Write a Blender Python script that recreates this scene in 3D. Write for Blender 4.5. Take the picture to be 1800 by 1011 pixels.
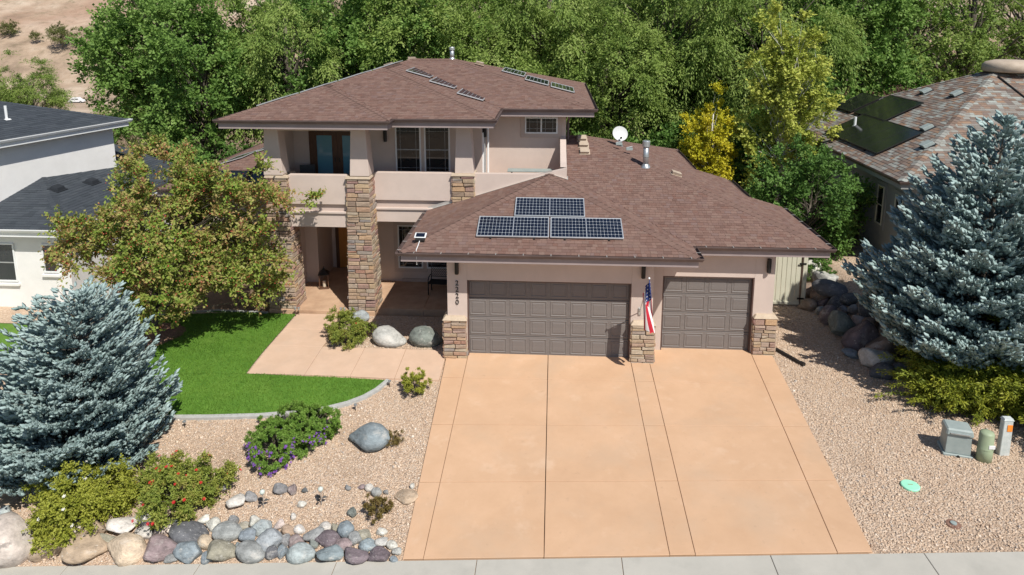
import bpy, bmesh, math, random
import numpy as np
from mathutils import Vector, Matrix
random.seed(7); rng = np.random.default_rng(11)
R = math.radians
for o in list(bpy.data.objects): bpy.data.objects.remove(o)
scene = bpy.context.scene
COL = scene.collection
# ------------------------------------------------------------------ camera, sky, sun, exposure
F, PITCH, YAW, PPY = 1236.55, 0.18731, 0.0605, 266.8
CAM = np.array([2.548, -19.954, 10.117])
cd = bpy.data.cameras.new('camera'); cam = bpy.data.objects.new('camera', cd); COL.objects.link(cam)
cd.sensor_width = 36; cd.lens = F/1800*36; cd.shift_y = -(505.5-PPY)/1800; cd.clip_end = 2000
cam.location = CAM; cam.rotation_euler = (math.pi/2-PITCH, 0, YAW); scene.camera = cam
SUN = Vector((1.72, -2.4, 3.75)).normalized()
w = bpy.data.worlds.new('World'); scene.world = w; w.use_nodes = True
nt = w.node_tree; sky = nt.nodes.new('ShaderNodeTexSky'); sky.sky_type = 'NISHITA'; sky.sun_disc = False
sky.sun_elevation = math.asin(SUN.z); sky.sun_rotation = math.atan2(SUN.x, SUN.y); sky.altitude = 1400
nt.links.new(sky.outputs[0], nt.nodes['Background'].inputs[0]); nt.nodes['Background'].inputs[1].default_value = 0.09
sl = bpy.data.lights.new('sun', 'SUN'); sl.energy = 4.8; sl.angle = R(0.55); sl.color = (1, .955, .88)
so = bpy.data.objects.new('sun', sl); COL.objects.link(so); so.location = (20, -25, 40)
so.rotation_euler = SUN.to_track_quat('Z', 'Y').to_euler()
scene.view_settings.view_transform = 'Standard'; scene.view_settings.look = 'None'
scene.view_settings.exposure = 0.12; scene.view_settings.gamma = 1.0

# ------------------------------------------------------------------ terrain height, pixel helper
def smooth(t):
    t = np.clip(t, 0, 1); return t*t*(3-2*t)
BX = np.array([-9, -7, -4.5, -2, -.5, 1, 3, 4.5, 6, 9, 30.]); BV = np.array([19, 17.5, 15.6, 14.2, 13.5, 12.9, 12.25, 11.75, 11.7, 11.9, 13.])
def G(x, y):
    x = np.asarray(x, float); y = np.asarray(y, float)
    zs = -.64+.0693*np.clip(x, -40, 22)
    t = np.clip(-y/7.67, 0, 1); e = 1+.55*smooth((-x-.8)/4)
    base = -.05*smooth((-x+.2)/.8)-.22*smooth((-x-6.5)/5)
    z = base*(1-t)+zs*t**e
    xb = np.interp(y, BX, BV)
    z = z+1.0*smooth((x-xb)/1.5)*smooth((y+8.5)/3)
    z = z-.09*np.clip(y-14, 0, 30)*smooth((y-14)/8)
    z = z-13*smooth((y-40)/150)*smooth((-x-12)/50)
    z = z+np.clip(y-205, 0, 400)*.42*smooth((y-205)/40)*smooth((-x-5)/60)+np.clip(y-110, 0, 400)*.16*smooth((y-110)/60)*smooth((x+25)/60)
    return z
def gz(x, y): return float(G(x, y))
_cy, _sy, _cp, _sp = math.cos(YAW), math.sin(YAW), math.cos(PITCH), math.sin(PITCH)
_f = np.array([-_sy*_cp, _cy*_cp, -_sp]); _r = np.array([_cy, _sy, 0]); _d = np.cross(_f, _r)
def ray(px, py): return _f+_r*(px-900)/F+_d*(py-PPY)/F
def at(px, py):
    d = ray(px, py); lo, hi = 3., 400.
    for i in range(50):
        m = (lo+hi)/2; q = CAM+m*d
        if q[2] > G(q[0], q[1]): lo = m
        else: hi = m
    q = CAM+lo*d; return Vector(q), lo/F      # point and metres per pixel (photo pixels)
def atY(px, py, Y):
    d = ray(px, py); return Vector(CAM+d*(Y-CAM[1])/d[1])

# ------------------------------------------------------------------ object helpers
def tag(o, label=None, cat=None, group=None, kind=None):
    if label: o['label'] = label
    if cat: o['category'] = cat
    if group: o['group'] = group
    if kind: o['kind'] = kind
    return o
def thing(name, label, cat, loc=(0, 0, 0), rz=0, group=None):
    o = bpy.data.objects.new(name, None); COL.objects.link(o); o.location = loc; o.rotation_euler = (0, 0, rz)
    o.empty_display_size = .2
    return tag(o, label, cat, group)
def link(name, me, parent=None, loc=None, rot=None, scale=None):
    o = bpy.data.objects.new(name, me); COL.objects.link(o)
    if parent: o.parent = parent
    if loc is not None: o.location = loc
    if rot is not None: o.rotation_euler = rot
    if scale is not None: o.scale = scale
    return o
class MB:
    def __init__(s): s.v = []; s.f = []; s.mi = []; s.rn = []
    def add(s, vs, fs, mi=0, rn=0.):
        b = len(s.v); s.v += [tuple(v) for v in vs]
        for f in fs: s.f.append(tuple(b+i for i in f)); s.mi.append(mi); s.rn.append(rn)
        return s
    def box(s, x0, x1, y0, y1, z0, z1, mi=0, rn=0.):
        return s.add([(x0,y0,z0),(x1,y0,z0),(x1,y1,z0),(x0,y1,z0),(x0,y0,z1),(x1,y0,z1),(x1,y1,z1),(x0,y1,z1)],
                     [(3,2,1,0),(4,5,6,7),(0,1,5,4),(1,2,6,5),(2,3,7,6),(3,0,4,7)], mi, rn)
    def frustum(s, c0, w0, c1, w1, mi=0, rn=0.):   # rect c0 (centre xyz, half sizes) to c1
        a = [(c0[0]+i*w0[0], c0[1]+j*w0[1], c0[2]) for i, j in ((-1,-1),(1,-1),(1,1),(-1,1))]
        b = [(c1[0]+i*w1[0], c1[1]+j*w1[1], c1[2]) for i, j in ((-1,-1),(1,-1),(1,1),(-1,1))]
        return s.add(a+b, [(3,2,1,0),(4,5,6,7),(0,1,5,4),(1,2,6,5),(2,3,7,6),(3,0,4,7)], mi, rn)
    def tube(s, pts, rads, n=8, mi=0, rn=0., cap=True):
        pts = [Vector(p) for p in pts]; rings = []
        ref = None
        for i, p in enumerate(pts):
            t = (pts[min(i+1, len(pts)-1)]-pts[max(i-1, 0)]).normalized()
            if ref is None: ref = t.orthogonal().normalized()
            a = (ref-t*ref.dot(t)).normalized(); b = t.cross(a); ref = a
            r = rads[i] if hasattr(rads, '__len__') else rads
            rings.append([p+(a*math.cos(2*math.pi*k/n)+b*math.sin(2*math.pi*k/n))*r for k in range(n)])
        vs = [v for rg in rings for v in rg]; fs = []
        for i in range(len(pts)-1):
            for k in range(n): fs.append((i*n+k, i*n+(k+1) % n, (i+1)*n+(k+1) % n, (i+1)*n+k))
        if cap: fs += [tuple(range(n))[::-1], tuple((len(pts)-1)*n+k for k in range(n))]
        return s.add(vs, fs, mi, rn)
    def lathe(s, prof, c=(0, 0, 0), n=16, mi=0):
        vs = []; fs = []
        for r, z in prof:
            for k in range(n): vs.append((c[0]+r*math.cos(2*math.pi*k/n), c[1]+r*math.sin(2*math.pi*k/n), c[2]+z))
        for i in range(len(prof)-1):
            for k in range(n): fs.append((i*n+k, i*n+(k+1) % n, (i+1)*n+(k+1) % n, (i+1)*n+k))
        fs += [tuple(range(n))[::-1], tuple((len(prof)-1)*n+k for k in range(n))]
        return s.add(vs, fs, mi)
    def mesh(s, name, mats, smooth_=False, bevel=0):
        me = bpy.data.meshes.new(name); me.from_pydata(s.v, [], s.f)
        for m in (mats if isinstance(mats, (list, tuple)) else [mats]): me.materials.append(m)
        me.polygons.foreach_set('material_index', s.mi)
        if any(s.rn):
            a = me.attributes.new('rnd', 'FLOAT', 'FACE'); a.data.foreach_set('value', s.rn)
        if bevel:
            bm = bmesh.new(); bm.from_mesh(me); bmesh.ops.bevel(bm, geom=list(bm.edges), offset=bevel, segments=1, affect='EDGES', profile=.5)
            bm.to_mesh(me); bm.free()
        if smooth_: me.polygons.foreach_set('use_smooth', [True]*len(me.polygons))
        me.update(); return me
    def build(s, name, mats, parent=None, smooth_=False, bevel=0, loc=None, rot=None):
        return link(name, s.mesh(name, mats, smooth_, bevel), parent, loc, rot)
def fast_mesh(name, V, Fq, mat, rnd=None, smooth_=False):
    """V (n,3), Fq (m,k) index array -> mesh with optional face attribute"""
    me = bpy.data.meshes.new(name); m, k = Fq.shape
    me.vertices.add(len(V)); me.vertices.foreach_set('co', np.ascontiguousarray(V, np.float32).ravel())
    me.loops.add(m*k); me.loops.foreach_set('vertex_index', np.ascontiguousarray(Fq, np.int32).ravel())
    me.polygons.add(m); me.polygons.foreach_set('loop_start', np.arange(0, m*k, k, dtype=np.int32))
    if rnd is not None:
        a = me.attributes.new('rnd', 'FLOAT', 'FACE'); a.data.foreach_set('value', np.ascontiguousarray(rnd, np.float32))
    if mat: me.materials.append(mat)
    if smooth_: me.polygons.foreach_set('use_smooth', np.ones(m, bool))
    me.update(calc_edges=True); me.validate(); return me
def copy_tree(o, parent=None):
    c = o.copy(); COL.objects.link(c); c.parent = parent
    for ch in o.children: copy_tree(ch, c)
    return c

# ------------------------------------------------------------------ materials
def mat(name, c1, c2=None, scale=4., rough=.85, bump=0., bscale=None, detail=6, c3=None, metal=0., spec=.35, bdist=.02, stretch=None, lo=.35, hi=.65):
    m = bpy.data.materials.new(name); m.use_nodes = True; n = m.node_tree.nodes; L = m.node_tree.links
    b = n['Principled BSDF']; b.inputs['Roughness'].default_value = rough; b.inputs['Metallic'].default_value = metal
    b.inputs['Specular IOR Level'].default_value = spec
    tc = n.new('ShaderNodeTexCoord'); src = tc.outputs['Object']
    if stretch:
        mp = n.new('ShaderNodeMapping'); mp.inputs['Scale'].default_value = stretch; L.new(src, mp.inputs[0]); src = mp.outputs[0]
    if c2 is None: b.inputs['Base Color'].default_value = (*c1, 1)
    else:
        no = n.new('ShaderNodeTexNoise'); no.inputs['Scale'].default_value = scale; no.inputs['Detail'].default_value = detail; no.inputs['Roughness'].default_value = .65
        L.new(src, no.inputs['Vector']); cr = n.new('ShaderNodeValToRGB'); e = cr.color_ramp.elements
        e[0].position = lo; e[1].position = hi; e[0].color = (*c1, 1); e[1].color = (*c2, 1)
        if c3: x = e.new((lo+hi)/2); x.color = (*c3, 1)
        L.new(no.outputs['Fac'], cr.inputs[0]); L.new(cr.outputs[0], b.inputs['Base Color'])
    if bump:
        nb = n.new('ShaderNodeTexNoise'); nb.inputs['Scale'].default_value = bscale or scale*6; nb.inputs['Detail'].default_value = 5; L.new(src, nb.inputs['Vector'])
        bp = n.new('ShaderNodeBump'); bp.inputs['Strength'].default_value = bump; bp.inputs['Distance'].default_value = bdist
        L.new(nb.outputs['Fac'], bp.inputs['Height']); L.new(bp.outputs[0], b.inputs['Normal'])
    return m
def ramp_mat(name, cols, source='attr', rough=.85, nscale=9., namt=.25, bump=.3, bscale=60., spec=.3, transl=0., pos=None):
    """colour picked per piece: face attribute rnd, object random or object colour; grain on top"""
    m = bpy.data.materials.new(name); m.use_nodes = True; n = m.node_tree.nodes; L = m.node_tree.links
    b = n['Principled BSDF']; b.inputs['Roughness'].default_value = rough; b.inputs['Specular IOR Level'].default_value = spec
    if source == 'color':
        oi = n.new('ShaderNodeObjectInfo'); base = oi.outputs['Color']
    else:
        if source == 'attr': a = n.new('ShaderNodeAttribute'); a.attribute_name = 'rnd'; f = a.outputs['Fac']
        else: oi = n.new('ShaderNodeObjectInfo'); f = oi.outputs['Random']
        cr = n.new('ShaderNodeValToRGB'); el = cr.color_ramp.elements
        while len(el) < len(cols): el.new(.5)
        for i, c in enumerate(cols):
            el[i].position = pos[i] if pos else i/(len(cols)-1); el[i].color = (*c, 1)
        L.new(f, cr.inputs[0]); base = cr.outputs[0]
    tc = n.new('ShaderNodeTexCoord')
    if namt:
        no = n.new('ShaderNodeTexNoise'); no.inputs['Scale'].default_value = nscale; no.inputs['Detail'].default_value = 7; no.inputs['Roughness'].default_value = .7
        L.new(tc.outputs['Object'], no.inputs['Vector'])
        mr = n.new('ShaderNodeMapRange'); mr.inputs[1].default_value = .3; mr.inputs[2].default_value = .7; mr.inputs[3].default_value = 1-namt; mr.inputs[4].default_value = 1+namt
        L.new(no.outputs['Fac'], mr.inputs[0]); mx = n.new('ShaderNodeVectorMath'); mx.operation = 'SCALE'
        L.new(base, mx.inputs[0]); L.new(mr.outputs[0], mx.inputs['Scale']); base = mx.outputs[0]
    L.new(base, b.inputs['Base Color'])
    if bump:
        nb = n.new('ShaderNodeTexNoise'); nb.inputs['Scale'].default_value = bscale; nb.inputs['Detail'].default_value = 6; L.new(tc.outputs['Object'], nb.inputs['Vector'])
        bp = n.new('ShaderNodeBump'); bp.inputs['Strength'].default_value = bump; bp.inputs['Distance'].default_value = .02
        L.new(nb.outputs['Fac'], bp.inputs['Height']); L.new(bp.outputs[0], b.inputs['Normal'])
    if transl:
        tr = n.new('ShaderNodeBsdfTranslucent'); L.new(base, tr.inputs[0]); ms = n.new('ShaderNodeMixShader'); ms.inputs[0].default_value = transl
        L.new(b.outputs[0], ms.inputs[1]); L.new(tr.outputs[0], ms.inputs[2]); L.new(ms.outputs[0], n['Material Output'].inputs[0])
    return m
M = {}
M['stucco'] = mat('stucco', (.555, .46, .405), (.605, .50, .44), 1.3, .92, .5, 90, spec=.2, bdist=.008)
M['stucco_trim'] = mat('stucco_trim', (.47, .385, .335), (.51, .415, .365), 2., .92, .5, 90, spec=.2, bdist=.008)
M['fascia'] = mat('fascia_paint', (.30, .243, .235), (.35, .285, .275), 2., .6, .1, 30)
M['gutter'] = mat('gutter_metal', (.10, .072, .066), (.14, .10, .092), 3., .45, 0)
M['flash'] = mat('flashing', (.5, .48, .45), (.6, .58, .55), 5, .4, metal=.5)
M['door'] = mat('garage_door_paint', (.165, .147, .138), (.195, .175, .165), 1.2, .55, .25, 60, stretch=(.4, 1, 6))
M['jamb'] = mat('brown_jamb', (.10, .062, .052), (.13, .08, .068), 3, .6)
M['white'] = mat('white_vinyl', (.72, .74, .74), (.78, .79, .79), 2, .4)
M['glass'] = mat('window_glass', (.012, .015, .018), (.02, .024, .027), .8, .04, spec=.7)
M['blueglass'] = mat('door_glass_with_blind', (.09, .24, .31), (.12, .28, .36), 1, .12, spec=.6)
M['wood'] = mat('dark_wood_door', (.075, .035, .02), (.12, .06, .032), 6, .5, .2, 20, stretch=(6, 6, .6))
M['orange'] = mat('front_door_wood', (.42, .17, .035), (.5, .22, .05), 6, .45, .2, 20, stretch=(6, 6, .6))
M['black'] = mat('black_metal', (.012, .011, .010), (.022, .02, .019), 9, .5, spec=.4)
M['galv'] = mat('galvanised_steel', (.42, .45, .46), (.58, .6, .6), 6, .38, metal=.7)
M['tan_metal'] = mat('tan_vent_metal', (.42, .34, .26), (.5, .41, .32), 5, .6)
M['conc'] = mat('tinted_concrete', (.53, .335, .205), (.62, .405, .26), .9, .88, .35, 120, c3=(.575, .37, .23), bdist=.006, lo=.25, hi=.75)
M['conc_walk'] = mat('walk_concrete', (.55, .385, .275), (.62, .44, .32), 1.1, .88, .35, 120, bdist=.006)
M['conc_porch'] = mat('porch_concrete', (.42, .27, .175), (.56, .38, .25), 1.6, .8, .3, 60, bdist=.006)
M['sidewalk'] = mat('grey_concrete', (.41, .395, .35), (.50, .475, .42), 1.0, .9, .4, 110, c3=(.455, .435, .385), bdist=.006, lo=.25, hi=.75)
M['joint'] = mat('joint_dirt', (.22, .13, .075), (.30, .19, .11), 8, .95)
M['kerb'] = mat('grey_kerb', (.36, .36, .345), (.46, .46, .44), 6, .9, .3, 60)
M['soil'] = mat('dry_soil', (.16, .105, .065), (.30, .215, .14), .6, .95, .6, 8, bdist=.05)
M['hill'] = mat('hillside', (.20, .145, .10), (.52, .42, .32), .05, .95, 1., .12, detail=14, c3=(.37, .275, .195), bdist=2.)
M['mulch'] = mat('bark_mulch', (.16, .08, .055), (.32, .19, .14), 22, .95, .9, 50, bdist=.03)
M['stone'] = ramp_mat('ledge_stone', [(.26, .19, .145), (.44, .335, .225), (.36, .20, .15), (.50, .38, .24), (.28, .25, .235), (.50, .33, .19), (.40, .30, .24), (.46, .39, .29), (.33, .20, .175), (.42, .32, .22)], 'obj', .9, 9, .28, .6, 30)
M['mortar'] = mat('stone_mortar', (.13, .095, .07), (.20, .15, .11), 12, .95, .5, 40)
M['cap'] = mat('stone_cap', (.46, .37, .275), (.54, .44, .33), 5, .9, .4, 40)
SH = [(.155, .094, .077), (.20, .122, .098), (.23, .147, .12), (.175, .108, .09), (.225, .15, .122), (.185, .105, .083), (.205, .14, .124)]
M['shingle'] = ramp_mat('brown_shingle', SH, 'attr', .93, 40, .22, .5, 250, .15)
M['shingle_obj'] = ramp_mat('brown_shingle_piece', SH, 'obj', .93, 40, .22, .5, 250, .15)
M['cap_sh'] = ramp_mat('brown_hip_cap', [(.165, .104, .086), (.20, .128, .104), (.18, .112, .092)], 'attr', .93, 40, .2, .4, 250, .15)
M['roofbase'] = mat('roof_base', (.07, .042, .034), (.09, .055, .045), 5, .95)
M['slate'] = ramp_mat('slate_shingle', [(.042, .05, .06), (.058, .068, .08), (.05, .058, .07), (.068, .078, .09)], 'attr', .9, 40, .2, .4, 250, .2)
M['slatebase'] = mat('slate_base', (.02, .024, .03), None, rough=.95)
M['mixsh'] = ramp_mat('mixed_shingle', [(.16, .12, .10), (.22, .165, .135), (.28, .285, .26), (.14, .105, .09), (.29, .19, .13), (.20, .155, .135), (.34, .36, .33), (.18, .135, .115)], 'attr', .93, 40, .2, .4, 250, .15)
M['nbwhite'] = mat('white_stucco', (.74, .73, .71), (.80, .79, .77), 1.5, .92, .4, 90, bdist=.008)
M['nbgrey'] = mat('grey_stucco', (.27, .275, .265), (.31, .315, .30), 1.5, .92, .4, 90, bdist=.008)
M['cell'] = mat('solar_cell', (.006, .010, .021), (.009, .014, .03), 3, .12, spec=.6)
M['cellback'] = mat('solar_backsheet', (.62, .66, .70), None, rough=.3, spec=.5)
M['alu'] = mat('aluminium_frame', (.62, .64, .66), (.7, .72, .73), 4, .35, metal=.6)
M['blackpanel'] = mat('black_solar_glass', (.007, .008, .010), (.012, .013, .016), 2, .13, spec=.55)
M['cream'] = mat('cream_vinyl', (.60, .585, .46), (.66, .64, .51), 2, .5)
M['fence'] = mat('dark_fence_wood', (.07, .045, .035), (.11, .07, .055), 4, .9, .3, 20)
M['rock_old'] = ramp_mat('field_rock', [], 'color', .95, 3.2, .5, 1.0, 11, .12)
M['bark'] = mat('tree_bark', (.085, .07, .055), (.17, .145, .115), 5, .95, .8, 18, stretch=(1, 1, .3), bdist=.03)
M['barkpale'] = mat('aspen_bark', (.55, .53, .47), (.70, .68, .62), 3, .9, .3, 18, stretch=(1, 1, 3))
M['utilgrey'] = mat('grey_green_cabinet', (.27, .32, .31), (.33, .38, .365), 4, .5)
M['utilgreen'] = mat('pale_green_plastic', (.29, .35, .225), (.33, .39, .255), 3, .5)
M['paleblue'] = mat('weathered_marker', (.45, .50, .48), (.60, .63, .61), 9, .55)
M['sticker'] = mat('orange_sticker', (.85, .25, .03), (.9, .32, .05), 20, .5)
M['mint'] = mat('mint_lid', (.30, .72, .50), (.35, .78, .55), 8, .6)
def leafmat(name, cols, transl=.3, pos=None, namt=0.0): return ramp_mat(name, cols, 'attr', .6, 2., namt, 0, 60, .3, transl, pos)
M['lf_cotton'] = leafmat('cottonwood_leaf', [(.085, .17, .035), (.165, .29, .06), (.24, .38, .09), (.34, .47, .15)], .4)
M['lf_elm'] = leafmat('elm_leaf', [(.11, .185, .04), (.21, .31, .065), (.31, .41, .10), (.42, .49, .17)], .4)
M['lf_dark'] = leafmat('dark_leaf', [(.055, .12, .028), (.105, .21, .042), (.16, .29, .062), (.23, .36, .10)], .35)
M['lf_olive'] = leafmat('olive_leaf', [(.085, .11, .035), (.14, .17, .05), (.20, .215, .07), (.25, .235, .10)])
M['lf_aspen'] = leafmat('aspen_leaf', [(.25, .32, .05), (.40, .46, .08), (.53, .56, .12), (.60, .58, .13)])
M['lf_yellow'] = leafmat('yellow_leaf', [(.34, .36, .025), (.52, .50, .03), (.64, .57, .04), (.64, .52, .05)])
M['lf_crab'] = leafmat('crabapple_leaf', [(.12, .22, .03), (.20, .30, .045), (.29, .35, .07), (.40, .33, .12), (.48, .22, .14)], .3, [0, .25, .5, .72, 1])
M['berry'] = ramp_mat('crabapple_fruit', [(.42, .06, .04), (.55, .14, .09)], 'attr', .4, 5, 0, 0)
M['lf_shrub'] = leafmat('shrub_leaf', [(.20, .24, .03), (.31, .34, .045), (.40, .41, .065), (.25, .30, .05)])
M['lf_rose'] = leafmat('rose_leaf', [(.15, .21, .035), (.24, .30, .055), (.33, .36, .07), (.33, .24, .09)])
M['lf_lav'] = leafmat('catmint_leaf', [(.10, .20, .03), (.16, .29, .045), (.23, .37, .065), (.19, .24, .09)])
M['lf_juniper'] = leafmat('juniper_leaf', [(.06, .095, .014), (.13, .175, .02), (.23, .265, .026), (.36, .36, .04)], .2)
M['lf_spruce'] = leafmat('blue_spruce_needles', [(.19, .275, .26), (.30, .40, .385), (.40, .51, .495), (.49, .60, .585)], .1)
M['lf_dry'] = leafmat('dry_twig_leaf', [(.16, .13, .04), (.22, .17, .05), (.20, .12, .06)])
M['lf_red'] = leafmat('red_twig', [(.14, .055, .055), (.20, .08, .08), (.17, .10, .08)])
M['grass'] = ramp_mat('lawn_blade', [(.085, .185, .018), (.13, .255, .028), (.18, .31, .045)], 'attr', .6, .5, .18, 0, 60, .25, .25)
M['lawn'] = mat('lawn_turf', (.07, .17, .016), (.12, .245, .03), 3.2, .9, .8, 90, c3=(.095, .21, .023), bdist=.02, lo=.3, hi=.7)
M['gravel'] = ramp_mat('gravel_stone', [(.50, .36, .255), (.62, .48, .36), (.40, .285, .205), (.70, .57, .45), (.57, .41, .28), (.44, .39, .345), (.64, .48, .335), (.74, .65, .55)], 'attr', .9, 30, .15, 0, 60, .25)
def gravel_ground():
    m = bpy.data.materials.new('gravel_bed'); m.use_nodes = True; n = m.node_tree.nodes; L = m.node_tree.links; b = n['Principled BSDF']; b.inputs['Roughness'].default_value = .95
    tc = n.new('ShaderNodeTexCoord'); vo = n.new('ShaderNodeTexVoronoi'); vo.inputs['Scale'].default_value = 24; L.new(tc.outputs['Object'], vo.inputs['Vector'])
    cr = n.new('ShaderNodeValToRGB'); e = cr.color_ramp.elements
    for i, c in enumerate([(.42, .30, .215), (.56, .42, .31), (.48, .34, .23), (.62, .50, .39), (.52, .38, .265), (.36, .265, .195)]):
        if i > 1: e.new(i/5)
        e[i].position = i/5
    for i, c in enumerate([(.42, .30, .215), (.56, .42, .31), (.48, .34, .23), (.62, .50, .39), (.52, .38, .265), (.36, .265, .195)]): e[i].color = (*c, 1)
    sp = n.new('ShaderNodeSeparateColor'); L.new(vo.outputs['Color'], sp.inputs[0]); L.new(sp.outputs[0], cr.inputs[0]); L.new(cr.outputs[0], b.inputs['Base Color'])
    bp = n.new('ShaderNodeBump'); bp.invert = True; bp.inputs['Strength'].default_value = 1; bp.inputs['Distance'].default_value = .03; L.new(vo.outputs['Distance'], bp.inputs['Height']); L.new(bp.outputs[0], b.inputs['Normal'])
    return m
M['gravelbed'] = gravel_ground()

def rockmat():
    m = ramp_mat('field_rock', [], 'color', .95, 3.2, .42, 1.0, 11, .12); n = m.node_tree.nodes; L = m.node_tree.links; b = n['Principled BSDF']
    src = b.inputs['Base Color'].links[0].from_socket; tc = n.new('ShaderNodeTexCoord'); oi = n.new('ShaderNodeObjectInfo')
    ad = n.new('ShaderNodeVectorMath'); ad.operation = 'ADD'; sc = n.new('ShaderNodeVectorMath'); sc.operation = 'SCALE'; sc.inputs['Scale'].default_value = .7
    L.new(oi.outputs['Location'], ad.inputs[1]); L.new(tc.outputs['Object'], ad.inputs[0])
    base = src
    for scale, lo, hi, col, amt in ((1.7, .56, .66, (.56, .53, .48), .55), (9., .60, .66, (.60, .58, .54), .6), (5., .58, .68, (.075, .07, .068), .55)):
        no = n.new('ShaderNodeTexNoise'); no.inputs['Scale'].default_value = scale; no.inputs['Detail'].default_value = 8; no.inputs['Roughness'].default_value = .7; L.new(ad.outputs[0], no.inputs['Vector'])
        mr = n.new('ShaderNodeMapRange'); mr.inputs[1].default_value = lo; mr.inputs[2].default_value = hi; mr.inputs[4].default_value = amt; L.new(no.outputs['Fac'], mr.inputs[0])
        mx = n.new('ShaderNodeMix'); mx.data_type = 'RGBA'; L.new(mr.outputs[0], mx.inputs[0]); L.new(base, mx.inputs[6]); mx.inputs[7].default_value = (*col, 1); base = mx.outputs[2]
    L.new(base, b.inputs['Base Color']); return m
M['rock'] = rockmat()
M['muntin'] = mat('grey_muntin', (.30, .31, .31), None, rough=.4)

def stain(m, scale, lo, hi, col, amt, detail=6, stretch=None):
    """a second, larger patchiness on a surface: weathering that belongs to it"""
    n = m.node_tree.nodes; L = m.node_tree.links; b = n['Principled BSDF']; src = b.inputs['Base Color'].links[0].from_socket
    tc = n.new('ShaderNodeTexCoord'); v = tc.outputs['Object']
    if stretch: mp = n.new('ShaderNodeMapping'); mp.inputs['Scale'].default_value = stretch; L.new(v, mp.inputs[0]); v = mp.outputs[0]
    no = n.new('ShaderNodeTexNoise'); no.inputs['Scale'].default_value = scale; no.inputs['Detail'].default_value = detail; no.inputs['Roughness'].default_value = .6; L.new(v, no.inputs['Vector'])
    mr = n.new('ShaderNodeMapRange'); mr.inputs[1].default_value = lo; mr.inputs[2].default_value = hi; mr.inputs[4].default_value = amt; L.new(no.outputs['Fac'], mr.inputs[0])
    mx = n.new('ShaderNodeMix'); mx.data_type = 'RGBA'; L.new(mr.outputs[0], mx.inputs[0]); L.new(src, mx.inputs[6]); mx.inputs[7].default_value = (*col, 1); L.new(mx.outputs[2], b.inputs['Base Color'])
stain(M['conc'], .55, .5, .72, (.50, .36, .25), .55); stain(M['conc'], 7, .62, .75, (.38, .25, .16), .35, 10); stain(M['conc'], 1.7, .58, .75, (.66, .47, .33), .5, 8)
stain(M['conc_walk'], .8, .5, .7, (.50, .38, .29), .5); stain(M['sidewalk'], 1.3, .52, .75, (.33, .32, .285), .5, 9); stain(M['stucco'], .9, .5, .8, (.50, .41, .355), .5, 8)
stain(M['lawn'], .55, .5, .7, (.16, .26, .04), .6); stain(M['gravelbed'], .5, .55, .7, (.30, .21, .145), .45)
stain(M['hill'], .018, .45, .6, (.33, .20, .14), .6, 12); stain(M['hill'], .3, .55, .7, (.18, .15, .09), .6, 12)
stain(M['door'], 1.1, .5, .75, (.15, .135, .128), .5)
# ------------------------------------------------------------------ the ground
def axis(lo, hi, mid0, mid1, fine, grow=1.25):
    a = list(np.arange(mid0, mid1+1e-6, fine)); s = fine; v = mid1
    while v < hi: s *= grow; v += s; a.append(v)
    s = fine; v = mid0; b = []
    while v > lo: s *= grow; v -= s; b.append(v)
    return np.array(b[::-1]+a)
def ground_sheet():
    xs = axis(-420, 420, -26, 24, 1.0); ys = axis(-40, 620, -9, 40, 1.0, 1.08)
    X, Y = np.meshgrid(xs, ys); Z = G(X, Y)
    hill = smooth((Y-200)/50)
    Z = Z+hill*(np.sin(X*.11+1)*np.cos(Y*.09)*1.6+np.sin(X*.043)*3+np.sin(X*.27+Y*.21)*1.1+np.sin(X*.6-Y*.13)*.7)
    near = smooth((X+27)/3)*smooth((23-X)/3)*smooth((10-Y)/3)
    Z = Z-.16*near
    V = np.stack([X.ravel(), Y.ravel(), Z.ravel()], 1); nx = len(xs); idx = np.arange(len(V)).reshape(X.shape)
    Q = np.stack([idx[:-1, :-1], idx[:-1, 1:], idx[1:, 1:], idx[1:, :-1]], -1).reshape(-1, 4)
    yc = V[Q].mean(1)[:, 1]
    o = link('ground', fast_mesh('ground', V, Q[yc < 150], M['soil'], smooth_=True)); tag(o, 'dry brown soil around the houses and under the trees', 'ground', kind='structure')
    o = link('hillside', fast_mesh('hillside', V, Q[yc >= 150], M['hill'], smooth_=True)); tag(o, 'bare beige hillside rising beyond the trees', 'hill', kind='structure')
ground_sheet()
def interval(poly, y):
    xs = []
    for (x0, y0), (x1, y1) in zip(poly, poly[1:]+poly[:1]):
        if (y0 <= y) != (y1 <= y): xs.append(x0+(y-y0)*(x1-x0)/(y1-y0))
    return (min(xs), max(xs)) if len(xs) >= 2 else None
def sheet(name, poly, m, off, step=.12, label=None, cat=None):
    ys0 = min(p[1] for p in poly)+1e-4; ys1 = max(p[1] for p in poly)-1e-4
    lv = sorted(set([ys0, ys1]+[p[1]+e for p in poly for e in (-1e-4, 1e-4) if ys0 < p[1]+e < ys1]+list(np.arange(ys0, ys1, step))))
    rows = []
    n = max(2, int(max((interval(poly, y)[1]-interval(poly, y)[0]) for y in lv)/.25))
    for y in lv:
        a, b = interval(poly, y); x = np.linspace(a, b, n+1); rows.append(np.stack([x, np.full(n+1, y), G(x, np.full(n+1, y))+off], 1))
    V = np.concatenate(rows); idx = np.arange(len(V)).reshape(len(lv), n+1)
    Q = np.stack([idx[:-1, :-1], idx[:-1, 1:], idx[1:, 1:], idx[1:, :-1]], -1).reshape(-1, 4)
    o = link(name, fast_mesh(name, V, Q, m, smooth_=True))
    return tag(o, label, cat, kind='structure')
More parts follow.
